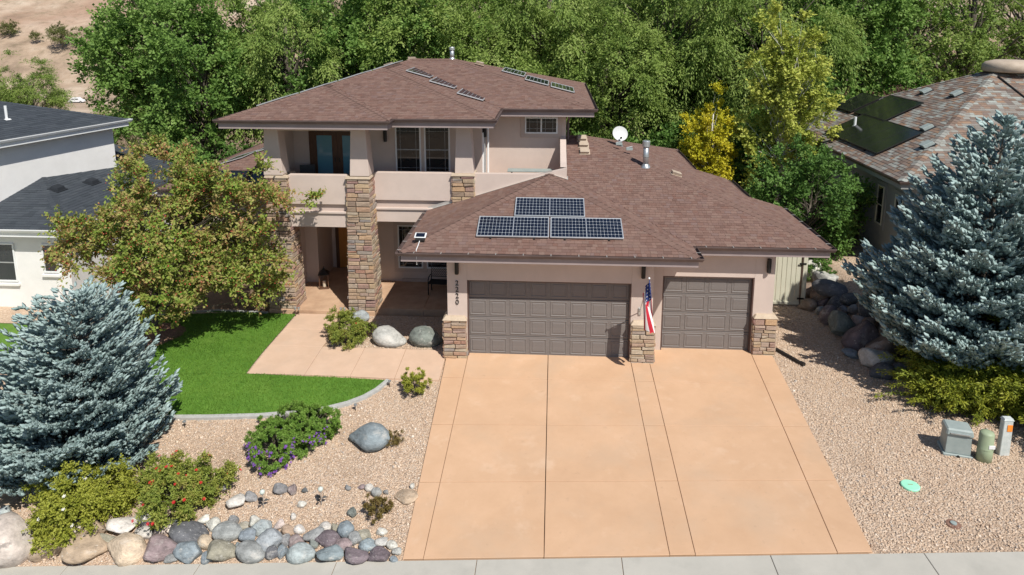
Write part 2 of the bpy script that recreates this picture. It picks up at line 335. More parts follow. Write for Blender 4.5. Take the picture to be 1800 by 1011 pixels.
LAWN = [(-7.4, 2.62), (-6.36, 2.55), (-6.36, -1.47), (-2.13, -1.53), (-2.35, -2.0), (-2.62, -2.36), (-3.0, -2.68), (-3.5, -2.95), (-4.2, -3.17), (-5.2, -3.33), (-6.6, -3.42), (-9, -3.45), (-13.2, -3.4), (-13.2, 1.0), (-11.8, 2.6), (-9.4, 3.0)]
GRAV_L = [(-20, -7.69), (-.38, -7.69), (-.62, -1.4), (-.62, 2.72), (-20, 2.9)]
GRAV_R = [(8.7, -7.69), (22, -7.69), (22, 9), (9.0, 9), (9.2, .4)]
sheet('gravel_bed', GRAV_L, M['gravelbed'], 0, label='tan gravel bed around the lawn left of the driveway', cat='gravel')
sheet('gravel_bed', GRAV_R, M['gravelbed'], 0, label='tan gravel bed right of the driveway', cat='gravel')
sheet('lawn', LAWN, M['lawn'], .05, .1, 'mown green lawn left of the front walk', 'lawn')
sheet('lawn', [(-22, -.6), (-14.2, -.6), (-14.2, 1.7), (-22, 1.7)], M['lawn'], .04, .2, 'strip of lawn in front of the white house', 'lawn')
sheet('side_yard', [(-22, 1.75), (-14.2, 1.75), (-14.2, 3.6), (-22, 3.6)], M['gravelbed'], .03, .3, 'pale gravel strip along the white house wall', 'gravel')
def inside(poly, x, y):
    c = np.zeros(x.shape, bool)
    for (x0, y0), (x1, y1) in zip(poly, poly[1:]+poly[:1]):
        if y0 == y1: continue
        c ^= ((y0 <= y) != (y1 <= y)) & (x < x0+(y-y0)*(x1-x0)/(y1-y0))
    return c
# grass blades
def blades():
    n = 90000; x = rng.uniform(-13.2, -2.1, n); y = rng.uniform(-3.5, 3, n); k = inside(LAWN, x, y); x, y = x[k], y[k]; n = len(x)
    z = G(x, y)+.045; a = rng.uniform(0, 2*np.pi, n); h = rng.uniform(.03, .06, n); wd = .009; lean = rng.normal(0, .022, (n, 2))
    V = np.empty((n, 3, 3)); V[:, 0] = np.stack([x-np.cos(a)*wd, y-np.sin(a)*wd, z], 1); V[:, 1] = np.stack([x+np.cos(a)*wd, y+np.sin(a)*wd, z], 1); V[:, 2] = np.stack([x+lean[:, 0], y+lean[:, 1], z+h], 1)
    r = np.clip(.5+.25*np.sin(x*1.3+y*.7)*np.cos(y*1.9-x*.4)+rng.normal(0, .22, n), 0, 1)
    o = link('grass', fast_mesh('grass', V.reshape(-1, 3), np.arange(n*3).reshape(-1, 3), M['grass'], r)); tag(o, 'short green grass blades of the front lawn', 'grass', kind='stuff')
blades()
# driveway, walk and pavement slabs
def slab(name, corners, m, parent, th=.10, gap=.006, top=None, n=1):
    """corners (x,y) anticlockwise; each slab is a block that follows the grade"""
    cx = sum(c[0] for c in corners)/4; cy = sum(c[1] for c in corners)/4; q = []
    for x, y in corners:
        l = math.hypot(x-cx, y-cy); q.append((x-(x-cx)/l*gap*1.4, y-(y-cy)/l*gap*1.4))
    zf = top or (lambda x, y: gz(x, y)+.03)
    b = MB(); ch = .006
    ins = [(x-(x-cx)*ch/max(.2, abs(x-cx)), y-(y-cy)*ch/max(.2, abs(y-cy))) for x, y in q]
    vs = [(x, y, zf(x, y)-th) for x, y in q]+[(x, y, zf(x, y)-ch) for x, y in q]+[(x, y, zf(x, y)) for x, y in ins]
    b.add(vs, [(3, 2, 1, 0), (8, 9, 10, 11)]+[(i, (i+1) % 4, 4+(i+1) % 4, 4+i) for i in range(4)]+[(4+i, 4+(i+1) % 4, 8+(i+1) % 4, 8+i) for i in range(4)])
    return b.build(name, m, parent)
DL = lambda y: -.66+.24*(-y/7.67)
DR = lambda y: 9.24-.46*(-y/7.67)
def dz(x, y):
    t = min(1, max(0, -y/7.67)); return (-.64+.0693*x)*t+.03
b = MB()
for x0, x1, y0, y1 in [(-.66, 9.2, -1.2, .8)]: pass
dv = MB(); dq = [(DL(-7.66)+.03, -7.65), (DR(-7.66)-.03, -7.65), (DR(.1)-.03, .7), (DL(.1)+.03, -.1)]
dv.add([(x, y, dz(x, y)-.014) for x, y in dq], [(0, 1, 2, 3)])
drive = dv.build('driveway', M['joint']); tag(drive, 'salmon tinted concrete driveway in front of the garage', 'driveway', kind='structure')
cols = [DL, lambda y: 0.0, lambda y: 2.44, lambda y: 4.92, lambda y: 5.47-.06*(-y/7.67), lambda y: 8.62-.5*(-y/7.67), DR]
rows = [0, -1.32, -3.42, -5.5, -7.655]
for i in range(6):
    for j in range(4):
        ya, yb = rows[j+1], rows[j]
        if j == 0: yb = .72 if i >= 4 else (-.3 if i in (0, 3) else 0.02)
        a, c = cols[i], cols[i+1]
        slab('slab', [(a(ya), ya), (c(ya), ya), (c(yb), yb), (a(yb), yb)], M['conc'], drive, .06, .008, dz)
wq = MB(); wz = lambda x, y: gz(x, y)+.055
wq.add([(x, y, wz(x, y)-.014) for x, y in [(-6.3, -1.47), (-.68, -1.42), (-.7, .16), (-4.62, .2), (-4.6, 2.6), (-6.28, 2.6)]], [(0, 1, 2, 3, 4, 5)])
walk = wq.build('front_walk', M['joint']); tag(walk, 'salmon concrete walk leading to the porch', 'path', kind='structure')
wx = [-6.32, -4.62, -3.28, -1.98, -.68]
for i in range(4): slab('slab', [(wx[i], -1.47+.012*i), (wx[i+1], -1.46+.012*i), (wx[i+1], .2-.01*i), (wx[i], .2-.01*i)], M['conc_walk'], walk, .09, .0045, wz)
slab('slab', [(-6.32, .2), (-4.62, .2), (-4.6, 1.4), (-6.31, 1.4)], M['conc_walk'], walk, .09, .0045, wz)
slab('slab', [(-6.31, 1.4), (-4.6, 1.4), (-4.58, 2.62), (-6.3, 2.62)], M['conc_walk'], walk, .09, .0045, wz)
pv = MB(); sz = lambda x, y: -.64+.0693*x+.02+.02*(y+7.67)*-1*0
pv.add([(x, y, sz(x, y)-.02) for x, y in [(-24, -9.2), (24, -9.2), (24, -7.66), (-24, -7.66)]], [(0, 1, 2, 3)])
pave = pv.build('pavement', M['joint']); tag(pave, 'grey concrete pavement along the street', 'pavement', kind='structure')
for k in range(-8, 8):
    x0 = 1.1+2.87*k; slab('slab', [(x0, -9.2), (x0+2.87, -9.2), (x0+2.87, -7.68), (x0, -7.68)], M['sidewalk'], pave, .09, .005, sz)
kb = MB()
for k in range(20):
    x0, x1 = -24+2.4*k, -24+2.4*(k+1)
    kb.add([(x, y, sz(x, y)-d) for x, y, d in [(x0, -9.36, .14), (x1, -9.36, .14), (x1, -9.21, .14), (x0, -9.21, .14), (x0, -9.35, .005), (x1, -9.35, .005), (x1, -9.21, .005), (x0, -9.21, .005)]], [(0, 1, 5, 4), (4, 5, 6, 7), (1, 2, 6, 5), (3, 0, 4, 7)])
tag(kb.build('kerb', M['sidewalk']), 'concrete kerb between pavement and street', 'kerb', kind='structure')
rd = MB(); rd.add([(x, y, sz(x, y)-.14) for x, y in [(-24, -18), (24, -18), (24, -9.3), (-24, -9.3)]], [(0, 1, 2, 3)])
tag(rd.build('road', mat('asphalt', (.045, .045, .045), (.065, .064, .062), 6, .95, .4, 120)), 'asphalt street in front of the pavement', 'road', kind='structure')
# lawn edging kerb
def edging(name, pts, wd, h, m, label, cat):
    b = MB(); P2 = [Vector(p) for p in pts]; L = []
    for i, p in enumerate(P2):
        t = (P2[min(i+1, len(P2)-1)]-P2[max(i-1, 0)]).normalized(); nrm = Vector((-t.y, t.x)); L.append((p-nrm*wd/2, p+nrm*wd/2))
    for i in range(len(L)-1):
        (a0, a1), (c0, c1) = L[i], L[i+1]; q = [a0, c0, c1, a1]
        b.add([(v.x, v.y, gz(v.x, v.y)-.05) for v in q]+[(v.x, v.y, gz(v.x, v.y)+h) for v in q], [(4, 5, 6, 7), (0, 1, 5, 4), (2, 3, 7, 6), (1, 2, 6, 5), (3, 0, 4, 7)])
    return tag(b.build(name, m), label, cat, kind='structure')
cur = LAWN[3:13]
fine = []
for i in range(len(cur)-1):
    for k in range(6): t = k/6; fine.append((cur[i][0]*(1-t)+cur[i+1][0]*t, cur[i][1]*(1-t)+cur[i+1][1]*t))
edging('lawn_kerb', fine, .13, .075, M['kerb'], 'curved grey concrete edging between lawn and gravel', 'kerb')
edging('lawn_kerb', [(-13.2, 1.0), (-11.8, 2.6), (-9.4, 3.0), (-7.4, 2.64)], .12, .08, M['kerb'], 'grey edging at the back of the lawn by the stone column', 'kerb')
# loose gravel
def gravel():
    n = 54000
    x = np.concatenate([rng.uniform(-9.8, -.4, n*5//8), rng.uniform(8.7, 16, n*3//8)]); y = np.concatenate([rng.uniform(-7.68, 2.7, n*5//8), rng.uniform(-7.68, 5.5, n*3//8)])
    k = ~inside(LAWN, x, y) & ~((x > -6.36) & (x < -.66) & (y > -1.5) & (y < .24)) & ~((x > -6.36) & (x < -4.56) & (y > 0)) & ((inside(GRAV_L, x, y) & (x < DL(y)-.02)) | (inside(GRAV_R, x, y) & (x > DR(np.minimum(y, 0))+.02) & (x < np.interp(y, BX, BV)+.6))) & ~((y > -1.5) & (y < .24) & (x < 0) & (x > -6.3))
    x, y = x[k], y[k]; n = len(x); z = G(x, y)
    s = rng.uniform(.014, .033, n)*(1+(rng.random(n) < .04)*.7); O = np.array([(1, 0, 0), (-1, 0, 0), (0, 1, 0), (0, -1, 0), (0, 0, 1), (0, 0, -1)], float)
    V = O[None]*s[:, None, None]*rng.uniform(.6, 1.25, (n, 6, 1)); V[:, :, 2] *= .7
    a = rng.uniform(0, 2*np.pi, n); ca, sa = np.cos(a)[:, None], np.sin(a)[:, None]; t = rng.normal(0, .5, (n, 1))
    vx = V[:, :, 0]*ca-V[:, :, 1]*sa; vy = V[:, :, 0]*sa+V[:, :, 1]*ca; vz = V[:, :, 2]+vx*t*.4
    W = np.stack([vx+x[:, None], vy+y[:, None], vz+z[:, None]+.006], -1)
    Ft = np.array([(0, 2, 4), (2, 1, 4), (1, 3, 4), (3, 0, 4), (2, 0, 5), (1, 2, 5), (3, 1, 5), (0, 3, 5)])
    Fq = (Ft[None]+(np.arange(n)*6)[:, None, None]).reshape(-1, 3); r = np.repeat(rng.random(n), 8)
    tag(link('gravel', fast_mesh('gravel', W.reshape(-1, 3), Fq, M['gravel'], r)), 'loose tan and pink landscaping gravel stones', 'gravel', kind='stuff')
gravel()
# ------------------------------------------------------------------ roofs
def roof_plane(pts, pitch_fn=None):
    return [Vector(p) for p in pts]
def shingles(mb, poly, eave=(0, 1), course=.14, wmin=.11, wmax=.24, lift=.013, singles=None, max_single=0, seed=0):
    """lay tabs course by course on a planar polygon; eave = indices of the two eave points"""
    rd = random.Random(seed); P0 = Vector(poly[eave[0]]); u = (Vector(poly[eave[1]])-P0).normalized()
    nrm = Vector((0, 0, 0))
    for i in range(len(poly)): nrm += Vector(poly[i]).cross(Vector(poly[(i+1) % len(poly)]))
    nrm.normalize()
    if nrm.z < 0: nrm = -nrm
    v = nrm.cross(u).normalized()
    if v.z < 0: v = -v
    q = [((Vector(p)-P0).dot(u), (Vector(p)-P0).dot(v)) for p in poly]; vmax = max(b for a, b in q)
    def iv(t):
        xs = []
        for (a0, b0), (a1, b1) in zip(q, q[1:]+q[:1]):
            if (b0 <= t) != (b1 <= t): xs.append(a0+(t-b0)*(a1-a0)/(b1-b0))
        return (min(xs), max(xs)) if len(xs) >= 2 else None
    t = -.02; c = 0; ns = 0
    while t < vmax-.03:
        t1 = min(t+course, vmax-.002); A = iv(max(t, .002)); B = iv(t1)
        if not A or not B: break
        lo, hi = min(A[0], B[0]), max(A[1], B[1]); x = lo-rd.random()*wmax
        while x < hi:
            wd = rd.uniform(wmin, wmax); x1 = x+wd; g = .004
            a0, a1 = max(x, A[0]), min(x1-g, A[1]); b0, b1 = max(x, B[0]), min(x1-g, B[1])
            x = x1
            if a1-a0 < .02 and b1-b0 < .02: continue
            if a1 < a0: a0 = a1 = (a0+a1)/2
            if b1 < b0: b0 = b1 = (b0+b1)/2
            l = lift*rd.uniform(.55, 1.25)
            full = abs(a0-b0) < 1e-6 and abs(a1-b1) < 1e-6
            if singles is not None and ns < max_single and full:
                singles.append((P0+u*((a0+a1)/2)+v*t, a1-a0, t1-t, l, u, v, nrm)); ns += 1; continue
            w3 = lambda a, b, h: P0+u*a+v*b+nrm*h
            vs = [w3(a0, t, l), w3(a1, t, l), w3(b1, t1+.02, .001), w3(b0, t1+.02, .001), w3(a0, t, -.004), w3(a1, t, -.004)]
            mb.add(vs, [(0, 1, 2, 3), (4, 5, 1, 0), (4, 0, 3), (5, 2, 1)], 0, rd.uniform(.01, 1))
        t += course; c += 1
    return vmax
def hip_caps(mb, p0, p1, wd=.16, step=.2, seed=0):
    rd = random.Random(seed); p0, p1 = Vector(p0), Vector(p1); d = p1-p0; L = d.length; d.normalize(); s = d.cross(Vector((0, 0, 1))).normalized(); n = s.cross(d)
    if n.z < 0: n = -n
    k = 0.
    while k < L:
        e = min(k+step+.05, L); h0, h1 = .03, .016; dr = .035
        a, b = p0+d*k, p0+d*e
        mb.add([a-s*wd+n*(h0-dr-.01), a+n*h0, a+s*wd+n*(h0-dr-.01), b-s*wd+n*(h1-dr-.01), b+n*h1, b+s*wd+n*(h1-dr-.01)], [(0, 1, 4, 3), (1, 2, 5, 4)], 0, rd.uniform(.01, 1)); k += step
def roof(parent, name, planes, caps, base, shm, capm, thick=.12, course=.14, wmin=.11, wmax=.24, seed=0, singles_on=None):
    """planes: list of (polygon, (eave i, eave j)); returns the roof part"""
    b = MB()
    for poly, ev in planes:
        n = len(poly); b.add([Vector(p)-Vector((0, 0, .008)) for p in poly]+[Vector(p)-Vector((0, 0, thick)) for p in poly], [tuple(range(n)), tuple(range(n, 2*n))[::-1]])
    r = b.build(name, base, parent)
    sb = MB(); cb = MB()
    for i, (poly, ev) in enumerate(planes):
        sg = [] if singles_on == i else None
        shingles(sb, poly, ev, course, wmin, wmax, seed=seed+i, singles=sg, max_single=300)
        if sg:
            me = MB().add([(-.5, 0, 1), (.5, 0, 1), (.5, 1.12, .05), (-.5, 1.12, .05), (-.5, 0, -.3), (.5, 0, -.3)], [(0, 1, 2, 3), (4, 5, 1, 0), (4, 0, 3), (5, 2, 1)]).mesh('shingle', M['shingle_obj'])
            for c, wd, hh, l, u, v, nn in sg:
                o = link('shingle', me, r); o.matrix_local = Matrix(((u.x*wd, v.x*hh, nn.x*l, c.x), (u.y*wd, v.y*hh, nn.y*l, c.y), (u.z*wd, v.z*hh, nn.z*l, c.z), (0, 0, 0, 1)))
    s = sb.build('shingles', shm, r); s['kind'] = 'stuff'
    for i, (a, c) in enumerate(caps): hip_caps(cb, a, c, seed=i)
    if caps: cb.build('hip_caps', capm, r)['kind'] = 'stuff'
    return r
def sweep(mb, prof, path, closed=False):
    """profile (out, up) swept along a horizontal polyline with mitres; out = right-hand side of travel"""
    P = [Vector(p) for p in path]; n = len(P); rings = []
    for i in range(n):
        d0 = (P[i]-P[i-1]).normalized() if i > 0 else None; d1 = (P[i+1]-P[i]).normalized() if i < n-1 else None
        d0 = d0 or d1; d1 = d1 or d0
        r0 = Vector((d0.y, -d0.x, 0)).normalized(); r1 = Vector((d1.y, -d1.x, 0)).normalized(); m = (r0+r1).normalized(); m = m/max(.4, m.dot(r0))
        rings.append([P[i]+m*o+Vector((0, 0, z)) for o, z in prof])
    k = len(prof); vs = [v for r in rings for v in r]
    fs = [(i*k+j, (i+1)*k+j, (i+1)*k+(j+1) % k, i*k+(j+1) % k) for i in range(n-1) for j in range(k)]
    fs += [tuple(range(k)), tuple((n-1)*k+j for j in range(k))[::-1]]
    mb.add(vs, fs)
FASC = [(-.03, -.03), (0.0, -.03), (0.0, -.29), (-.03, -.29)]
GUT = [(.003, -.10), (.09, -.10), (.13, -.02), (.13, .012), (.12, .012), (.12, -.015), (.085, -.085), (.015, -.085), (.015, .0), (.003, .0)]
def eaves(parent, path, soffit=.7, brackets=True, fm='fascia', gm='gutter'):
    b = MB(); sweep(b, FASC, path); f = b.build('fascia', M[fm], parent)
    g = MB(); sweep(g, GUT, path); go = g.build('gutter', M[gm], f)
    if brackets:
        bk = None
        for p, q in zip(path, path[1:]):
            p, q = Vector(p), Vector(q); d = (q-p); L = d.length; d.normalize(); o = Vector((d.y, -d.x, 0)); k = .4
            while k < L-.1:
                c = p+d*k; MB().add([c+d*s*.012+o*a+Vector((0, 0, z)) for s in (-1, 1) for a, z in ((.0, .016), (.135, .016), (.135, .006), (.0, .006))], [(0, 1, 2, 3), (7, 6, 5, 4), (0, 4, 5, 1), (1, 5, 6, 2), (2, 6, 7, 3)]).build('gutter_strap', M['flash'], f); k += .78
    return f
HL = 'pinkish tan stucco two storey house with brown shingle roof and stone columns'
house = thing('house', HL, 'house')
p3 = lambda fn, *xy: [Vector((x, y, fn(x, y))) for x, y in xy]
ZU, ZL = 6.88, 3.56
# upper roof
ufl = lambda x, y: ZU+.28*(y-2.1); uel = lambda x, y: ZU+.28*(-2.8-x); ufm = lambda x, y: ZU+.28*(y-2.7); uem = lambda x, y: ZU+.28*(.57-x)
ufr = lambda x, y: ZU+.2803*(y-5.55); uer = lambda x, y: ZU+.2508*(4-x); uw = lambda x, y: ZU+.3169*(x+8.37); ub = lambda x, y: ZU+.2808*(16.1-y)
A_, B_, C_, D_, E_, F_ = (-5.757, 5.06), (-5.757, 5.657), (-4.177, 7.447), (-4.177, 10.297), (-3.7, 10.83), (-1.9, 10.83)
planes = [(p3(ufl, (-8.37, 2.1), (-2.8, 2.1), A_), (0, 1)), (p3(uel, (-2.8, 2.1), (-2.8, 2.7), B_, A_), (0, 1)), (p3(ufm, (-2.8, 2.7), (.57, 2.7), C_, B_), (0, 1)),
          (p3(uem, (.57, 2.7), (.57, 5.55), D_, C_), (0, 1)), (p3(ufr, (.57, 5.55), (4, 5.55), F_, E_, D_), (0, 1)), (p3(uer, (4, 5.55), (4, 16.1), F_), (0, 1)),
          (p3(uw, (-8.37, 16.1), (-8.37, 2.1), A_, B_, C_, D_, E_), (0, 1)), (p3(ub, (4, 16.1), (-8.37, 16.1), E_, F_), (0, 1))]
z3 = lambda q, z: (q[0], q[1], z)
A3, B3, C3, D3, E3, F3 = z3(A_, ufl(*A_)), z3(B_, ufm(*B_)), z3(C_, ufm(*C_)), z3(D_, ufr(*D_)), z3(E_, ufr(*E_)), z3(F_, ufr(*F_))
caps = [((-8.37, 2.1, ZU), A3), ((-2.8, 2.1, ZU), A3), (A3, B3), ((.57, 2.7, ZU), C3), (B3, C3), (C3, D3), (D3, E3), ((4, 5.55, ZU), F3), (E3, F3), ((4, 16.1, ZU), F3), ((-8.37, 16.1, ZU), E3)]
roof_u = roof(house, 'roof', planes, caps, M['roofbase'], M['shingle'], M['cap_sh'], seed=1)
ue = [(-8.37, 16.1), (-8.37, 2.1), (-2.8, 2.1), (-2.8, 2.7), (.57, 2.7), (.57, 5.55), (4, 5.55), (4, 16.1), (-8.37, 16.1)]
eaves(house, [(x, y, ZU) for x, y in ue], brackets=False)
sof = MB()
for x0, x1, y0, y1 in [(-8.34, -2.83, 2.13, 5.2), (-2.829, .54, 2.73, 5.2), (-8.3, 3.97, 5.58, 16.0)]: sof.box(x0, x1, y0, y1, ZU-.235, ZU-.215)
sof.build('soffit', M['stucco_trim'], house)
# lower roofs
gf = lambda x, y: ZL+.32*(y+.95); gw = lambda x, y: ZL+.32*(x+1.8); ge = lambda x, y: ZL+.32*(6.62-x); rf = lambda x, y: ZL+.3*(y-.1); re_ = lambda x, y: ZL+.3*(10.6-x); rb = lambda x, y: ZL+.3*(14-y)
AP = (2.41, 3.26)
planes = [(p3(gf, (-1.8, -.95), (6.62, -.95), AP), (0, 1)), (p3(gw, (-1.8, 3.52), (-1.8, -.95), AP, (2.41, 3.52)), (0, 1)), (p3(ge, (6.62, -.95), (6.62, .1), (3.02, 3.94), (3.02, 3.53), (2.41, 3.52), AP), (0, 1)),
          (p3(rf, (6.62, .1), (10.6, .1), (3.65, 7.05), (3.02, 7.05), (3.02, 3.94)), (0, 1)), (p3(re_, (10.6, .1), (10.6, 4.7), (9.4, 4.7), (9.4, 7.3), (8.0, 7.3), (8.0, 11.4), (3.65, 7.05)), (0, 1)), (p3(rb, (8, 11.4), (3.02, 11.4), (3.02, 7.05), (3.65, 7.05)), (0, 1))]
ap3 = z3(AP, gf(*AP)); rp3 = (3.65, 7.05, rf(3.65, 7.05))
caps = [((-1.8, -.95, ZL), ap3), ((6.62, -.95, ZL), ap3), (ap3, (2.41, 3.5, gf(*AP))), ((10.6, .1, ZL), rp3), ((8, 11.4, re_(8, 0)), rp3), (rp3, (3.05, 7.05, rf(0, 7.05)))]
roof_l = roof(house, 'roof', planes, caps, M['roofbase'], M['shingle'], M['cap_sh'], seed=20, singles_on=0)
eaves(house, [(-1.8, 3.5, ZL), (-1.8, -.95, ZL), (6.62, -.95, ZL), (6.62, .1, ZL), (10.6, .1, ZL), (10.6, 4.7, ZL)])
eaves(house, [(9.4, 4.75, re_(9.4, 0)), (9.4, 7.3, re_(9.4, 0))], brackets=False); eaves(house, [(8., 7.3, re_(8, 0)), (8., 11.4, re_(8, 0)), (3.02, 11.4, re_(8, 0))], brackets=False)
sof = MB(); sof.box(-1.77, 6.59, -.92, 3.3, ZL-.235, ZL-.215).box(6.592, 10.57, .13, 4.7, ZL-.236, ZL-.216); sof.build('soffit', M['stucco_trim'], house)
# flashing where the garage roof meets the balcony wall
fl = MB(); pa = [Vector((-1.8, 3.515, ZL+.03)), Vector((2.41, 3.515, gf(*AP)+.03)), Vector((3.04, 3.515, ge(3.02, 0)+.03))]
for a, c in zip(pa, pa[1:]): fl.add([a+Vector((0, -.09, -.01)), c+Vector((0, -.09, -.01)), c+Vector((0, 0, .09)), a+Vector((0, 0, .09)), a+Vector((0, 0, -.01)), c+Vector((0, 0, -.01))], [(0, 1, 5, 4), (4, 5, 2, 3)])
fl.build('flashing', M['flash'], house)
# wing at the back left
wf = lambda x, y: ZL+.3*(y-5.96); ww = lambda x, y: ZL+.3*(x+12.96)
planes = [(p3(wf, (-12.96, 5.96), (-7.2, 5.96), (-7.2, 11.72)), (0, 1)), (p3(ww, (-12.96, 16), (-12.96, 5.96), (-7.2, 11.72), (-7.2, 16)), (0, 1))]
roof(house, 'roof', planes, [((-12.96, 5.96, ZL), (-7.2, 11.72, wf(0, 11.72)))], M['roofbase'], M['shingle'], M['cap_sh'], seed=40)
eaves(house, [(-12.96, 16, ZL), (-12.96, 5.96, ZL), (-7.25, 5.96, ZL)], brackets=False)
MB().box(-12.3, -7.2, 6.6, 15.9, -.4, 3.5).build('wall', M['stucco'], house)
# ------------------------------------------------------------------ walls
def part(name, m, *boxes, bevel=.006, parent=None):
    for i, bx in enumerate(boxes): o = MB().box(*bx).build(name, m, parent or house, bevel=bevel)
    return o
S = M['stucco']
# garage fronts
part('wall', S, (-.6, 0, -.15, .2, -.2, 3.33), (4.88, 5.52, -.15, .2, -.2, 3.33), (.001, 4.879, -.15, .2, 2.44, 3.33))
part('wall', S, (5.521, 5.9, .55, .85, -.2, 3.34), (8.63, 9.22, .55, .85, -.2, 3.34), (5.901, 8.629, .55, .85, 2.44, 3.34), (5.22, 5.518, .2, .9, -.2, 3.32))
part('wall', S, (-.6, -.3, .201, 3.6, -.2, 3.33), (8.92, 9.22, .851, 4.6, -.2, 3.34), (8.0, 8.6, 4.6, 7.2, -.2, 3.8), (3.1, 7.6, 7., 11, -.2, 4.2))
# main body behind the porch, upper storey
part('wall', S, (-3.25, 3.0, 5.6, 11, -.1, 3.9), (-7.2, -6.42, 5.3, 11, -.1, 3.9), (-6.419, -3.251, 7.0, 11, -.1, 3.9), (-4.2, -3.252, 5.6, 6.99, -.1, 3.9))
part('wall', S, (-7.2, -.05, 4.9, 15.4, 3.88, 6.66), (-.049, 3.0, 6.4, 15.4, 3.2, 6.66))
part('wall', S, (-7.22, -6.98, 3.35, 4.899, 3.9, 6.66), (-7.2, -6.9, 3.3, 5.3, -.1, 3.1))
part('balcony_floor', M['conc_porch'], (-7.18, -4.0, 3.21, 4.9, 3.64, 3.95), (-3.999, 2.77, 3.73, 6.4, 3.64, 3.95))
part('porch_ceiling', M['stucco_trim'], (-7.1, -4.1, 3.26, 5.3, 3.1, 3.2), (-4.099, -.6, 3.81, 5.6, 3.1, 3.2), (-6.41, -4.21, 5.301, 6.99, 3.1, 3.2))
# parapets, bands and beams
part('parapet', S, (-6.6, -4.3, 2.95, 3.2, 3.86, 4.88), (-3.7, -.85, 3.5, 3.72, 3.9, 4.88))
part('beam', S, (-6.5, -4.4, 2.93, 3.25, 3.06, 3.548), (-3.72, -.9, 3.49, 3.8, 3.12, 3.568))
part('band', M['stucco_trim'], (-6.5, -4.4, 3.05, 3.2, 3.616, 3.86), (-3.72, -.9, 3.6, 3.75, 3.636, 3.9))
part('ledge', S, (-6.5, -4.4, 2.87, 3.2, 3.55, 3.615), (-3.72, -1.35, 3.43, 3.75, 3.57, 3.635))
part('beam', S, (-7.0, -4.0, 2.88, 3.2, 6.42, 6.66), (-3.8, -.4, 3.45, 3.7, 6.5, 6.66))
# sculpted parapet on the right: front wall rises to the corner, side wall rises to the house
b = MB(); fr = [(-.3, 4.88), (1.0, 4.88), (1.9, 4.885), (2.35, 4.94), (2.7, 5.03), (3.0, 5.1)]
for (xa, za), (xb_, zb) in zip(fr, fr[1:]): b.add([(xa, 3.5, 3.3), (xb_, 3.5, 3.3), (xb_, 3.72, 3.3), (xa, 3.72, 3.3), (xa, 3.5, za), (xb_, 3.5, zb), (xb_, 3.72, zb), (xa, 3.72, za)], [(0, 1, 5, 4), (4, 5, 6, 7), (2, 3, 7, 6)]+([(1, 2, 6, 5)] if xb_ == 3.0 else [])+([(3, 0, 4, 7)] if xa == -.3 else []))
b.build('parapet', S, house)
b = MB(); sd = [(3.721, 5.1), (4.3, 5.16), (5.0, 5.3), (5.7, 5.5), (6.399, 5.74)]
for (ya, za), (yb, zb) in zip(sd, sd[1:]): b.add([(2.78, ya, 3.3), (3.0, ya, 3.3), (3.0, yb, 3.3), (2.78, yb, 3.3), (2.78, ya, za), (3.0, ya, za), (3.0, yb, zb), (2.78, yb, zb)], [(4, 5, 6, 7), (1, 2, 6, 5), (3, 0, 4, 7)])
b.build('parapet', S, house)
# tapered upper posts
def post(cx, cy, z0, z1, w0, w1, d0=.6, d1=.5, lean=0):
    MB().frustum((cx+lean, cy, z0), (w0/2, d0/2), (cx, cy, z1), (w1/2, d1/2)).build('post', S, house, bevel=.008)
post(-6.97, 3.12, 4.9, 6.65, .66, .44, .66, .5, .03); post(-3.99, 3.12, 4.9, 6.65, .66, .48, .66, .5, .02); post(-.53, 3.72, 4.9, 6.65, .64, .48, .6, .5, .02)
# porch slab
pz = .115
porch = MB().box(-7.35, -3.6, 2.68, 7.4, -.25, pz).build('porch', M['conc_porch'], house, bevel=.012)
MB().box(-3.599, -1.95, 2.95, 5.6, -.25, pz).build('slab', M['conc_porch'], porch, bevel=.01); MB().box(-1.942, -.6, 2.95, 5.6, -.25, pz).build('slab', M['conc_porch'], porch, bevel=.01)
part('wall_base', M['stucco_trim'], (-3.25, -.6, 5.54, 5.6, pz, pz+.12))
# ------------------------------------------------------------------ stone columns
def stone_meshes():
    out = []
    for k in range(8):
        rd = random.Random(k+5); b = MB(); f = .09
        pr = [(-.5, -.5), (.5, -.5), (.5, .5), (-.5, .5)]; pr = [(x*(1-rd.uniform(0, .06)), y*(1-rd.uniform(0, .16))) for x, y in pr]
        out_r = [(x, 0., y) for x, y in pr]; mid = [(x*.985, -rd.uniform(.55, .8), y*.97) for x, y in pr]; inn = [(x*(1-f), -rd.uniform(.75, 1.1), y*(1-f*2.6)) for x, y in pr]
        b.add(out_r+mid+inn, [(i, (i+1) % 4, 4+(i+1) % 4, 4+i) for i in range(4)]+[(4+i, 4+(i+1) % 4, 8+(i+1) % 4, 8+i) for i in range(4)]+[(8, 9, 10, 11)])
        out.append(b.mesh('stone', M['stone']))
    return out
SM = stone_meshes()
SMATTR = ramp_mat('ledge_stone_far', [(.26, .19, .145), (.44, .335, .225), (.36, .20, .15), (.50, .38, .24), (.28, .25, .235), (.50, .33, .19), (.40, .30, .24), (.33, .20, .175)], 'attr', .9, 9, .28, .6, 30)
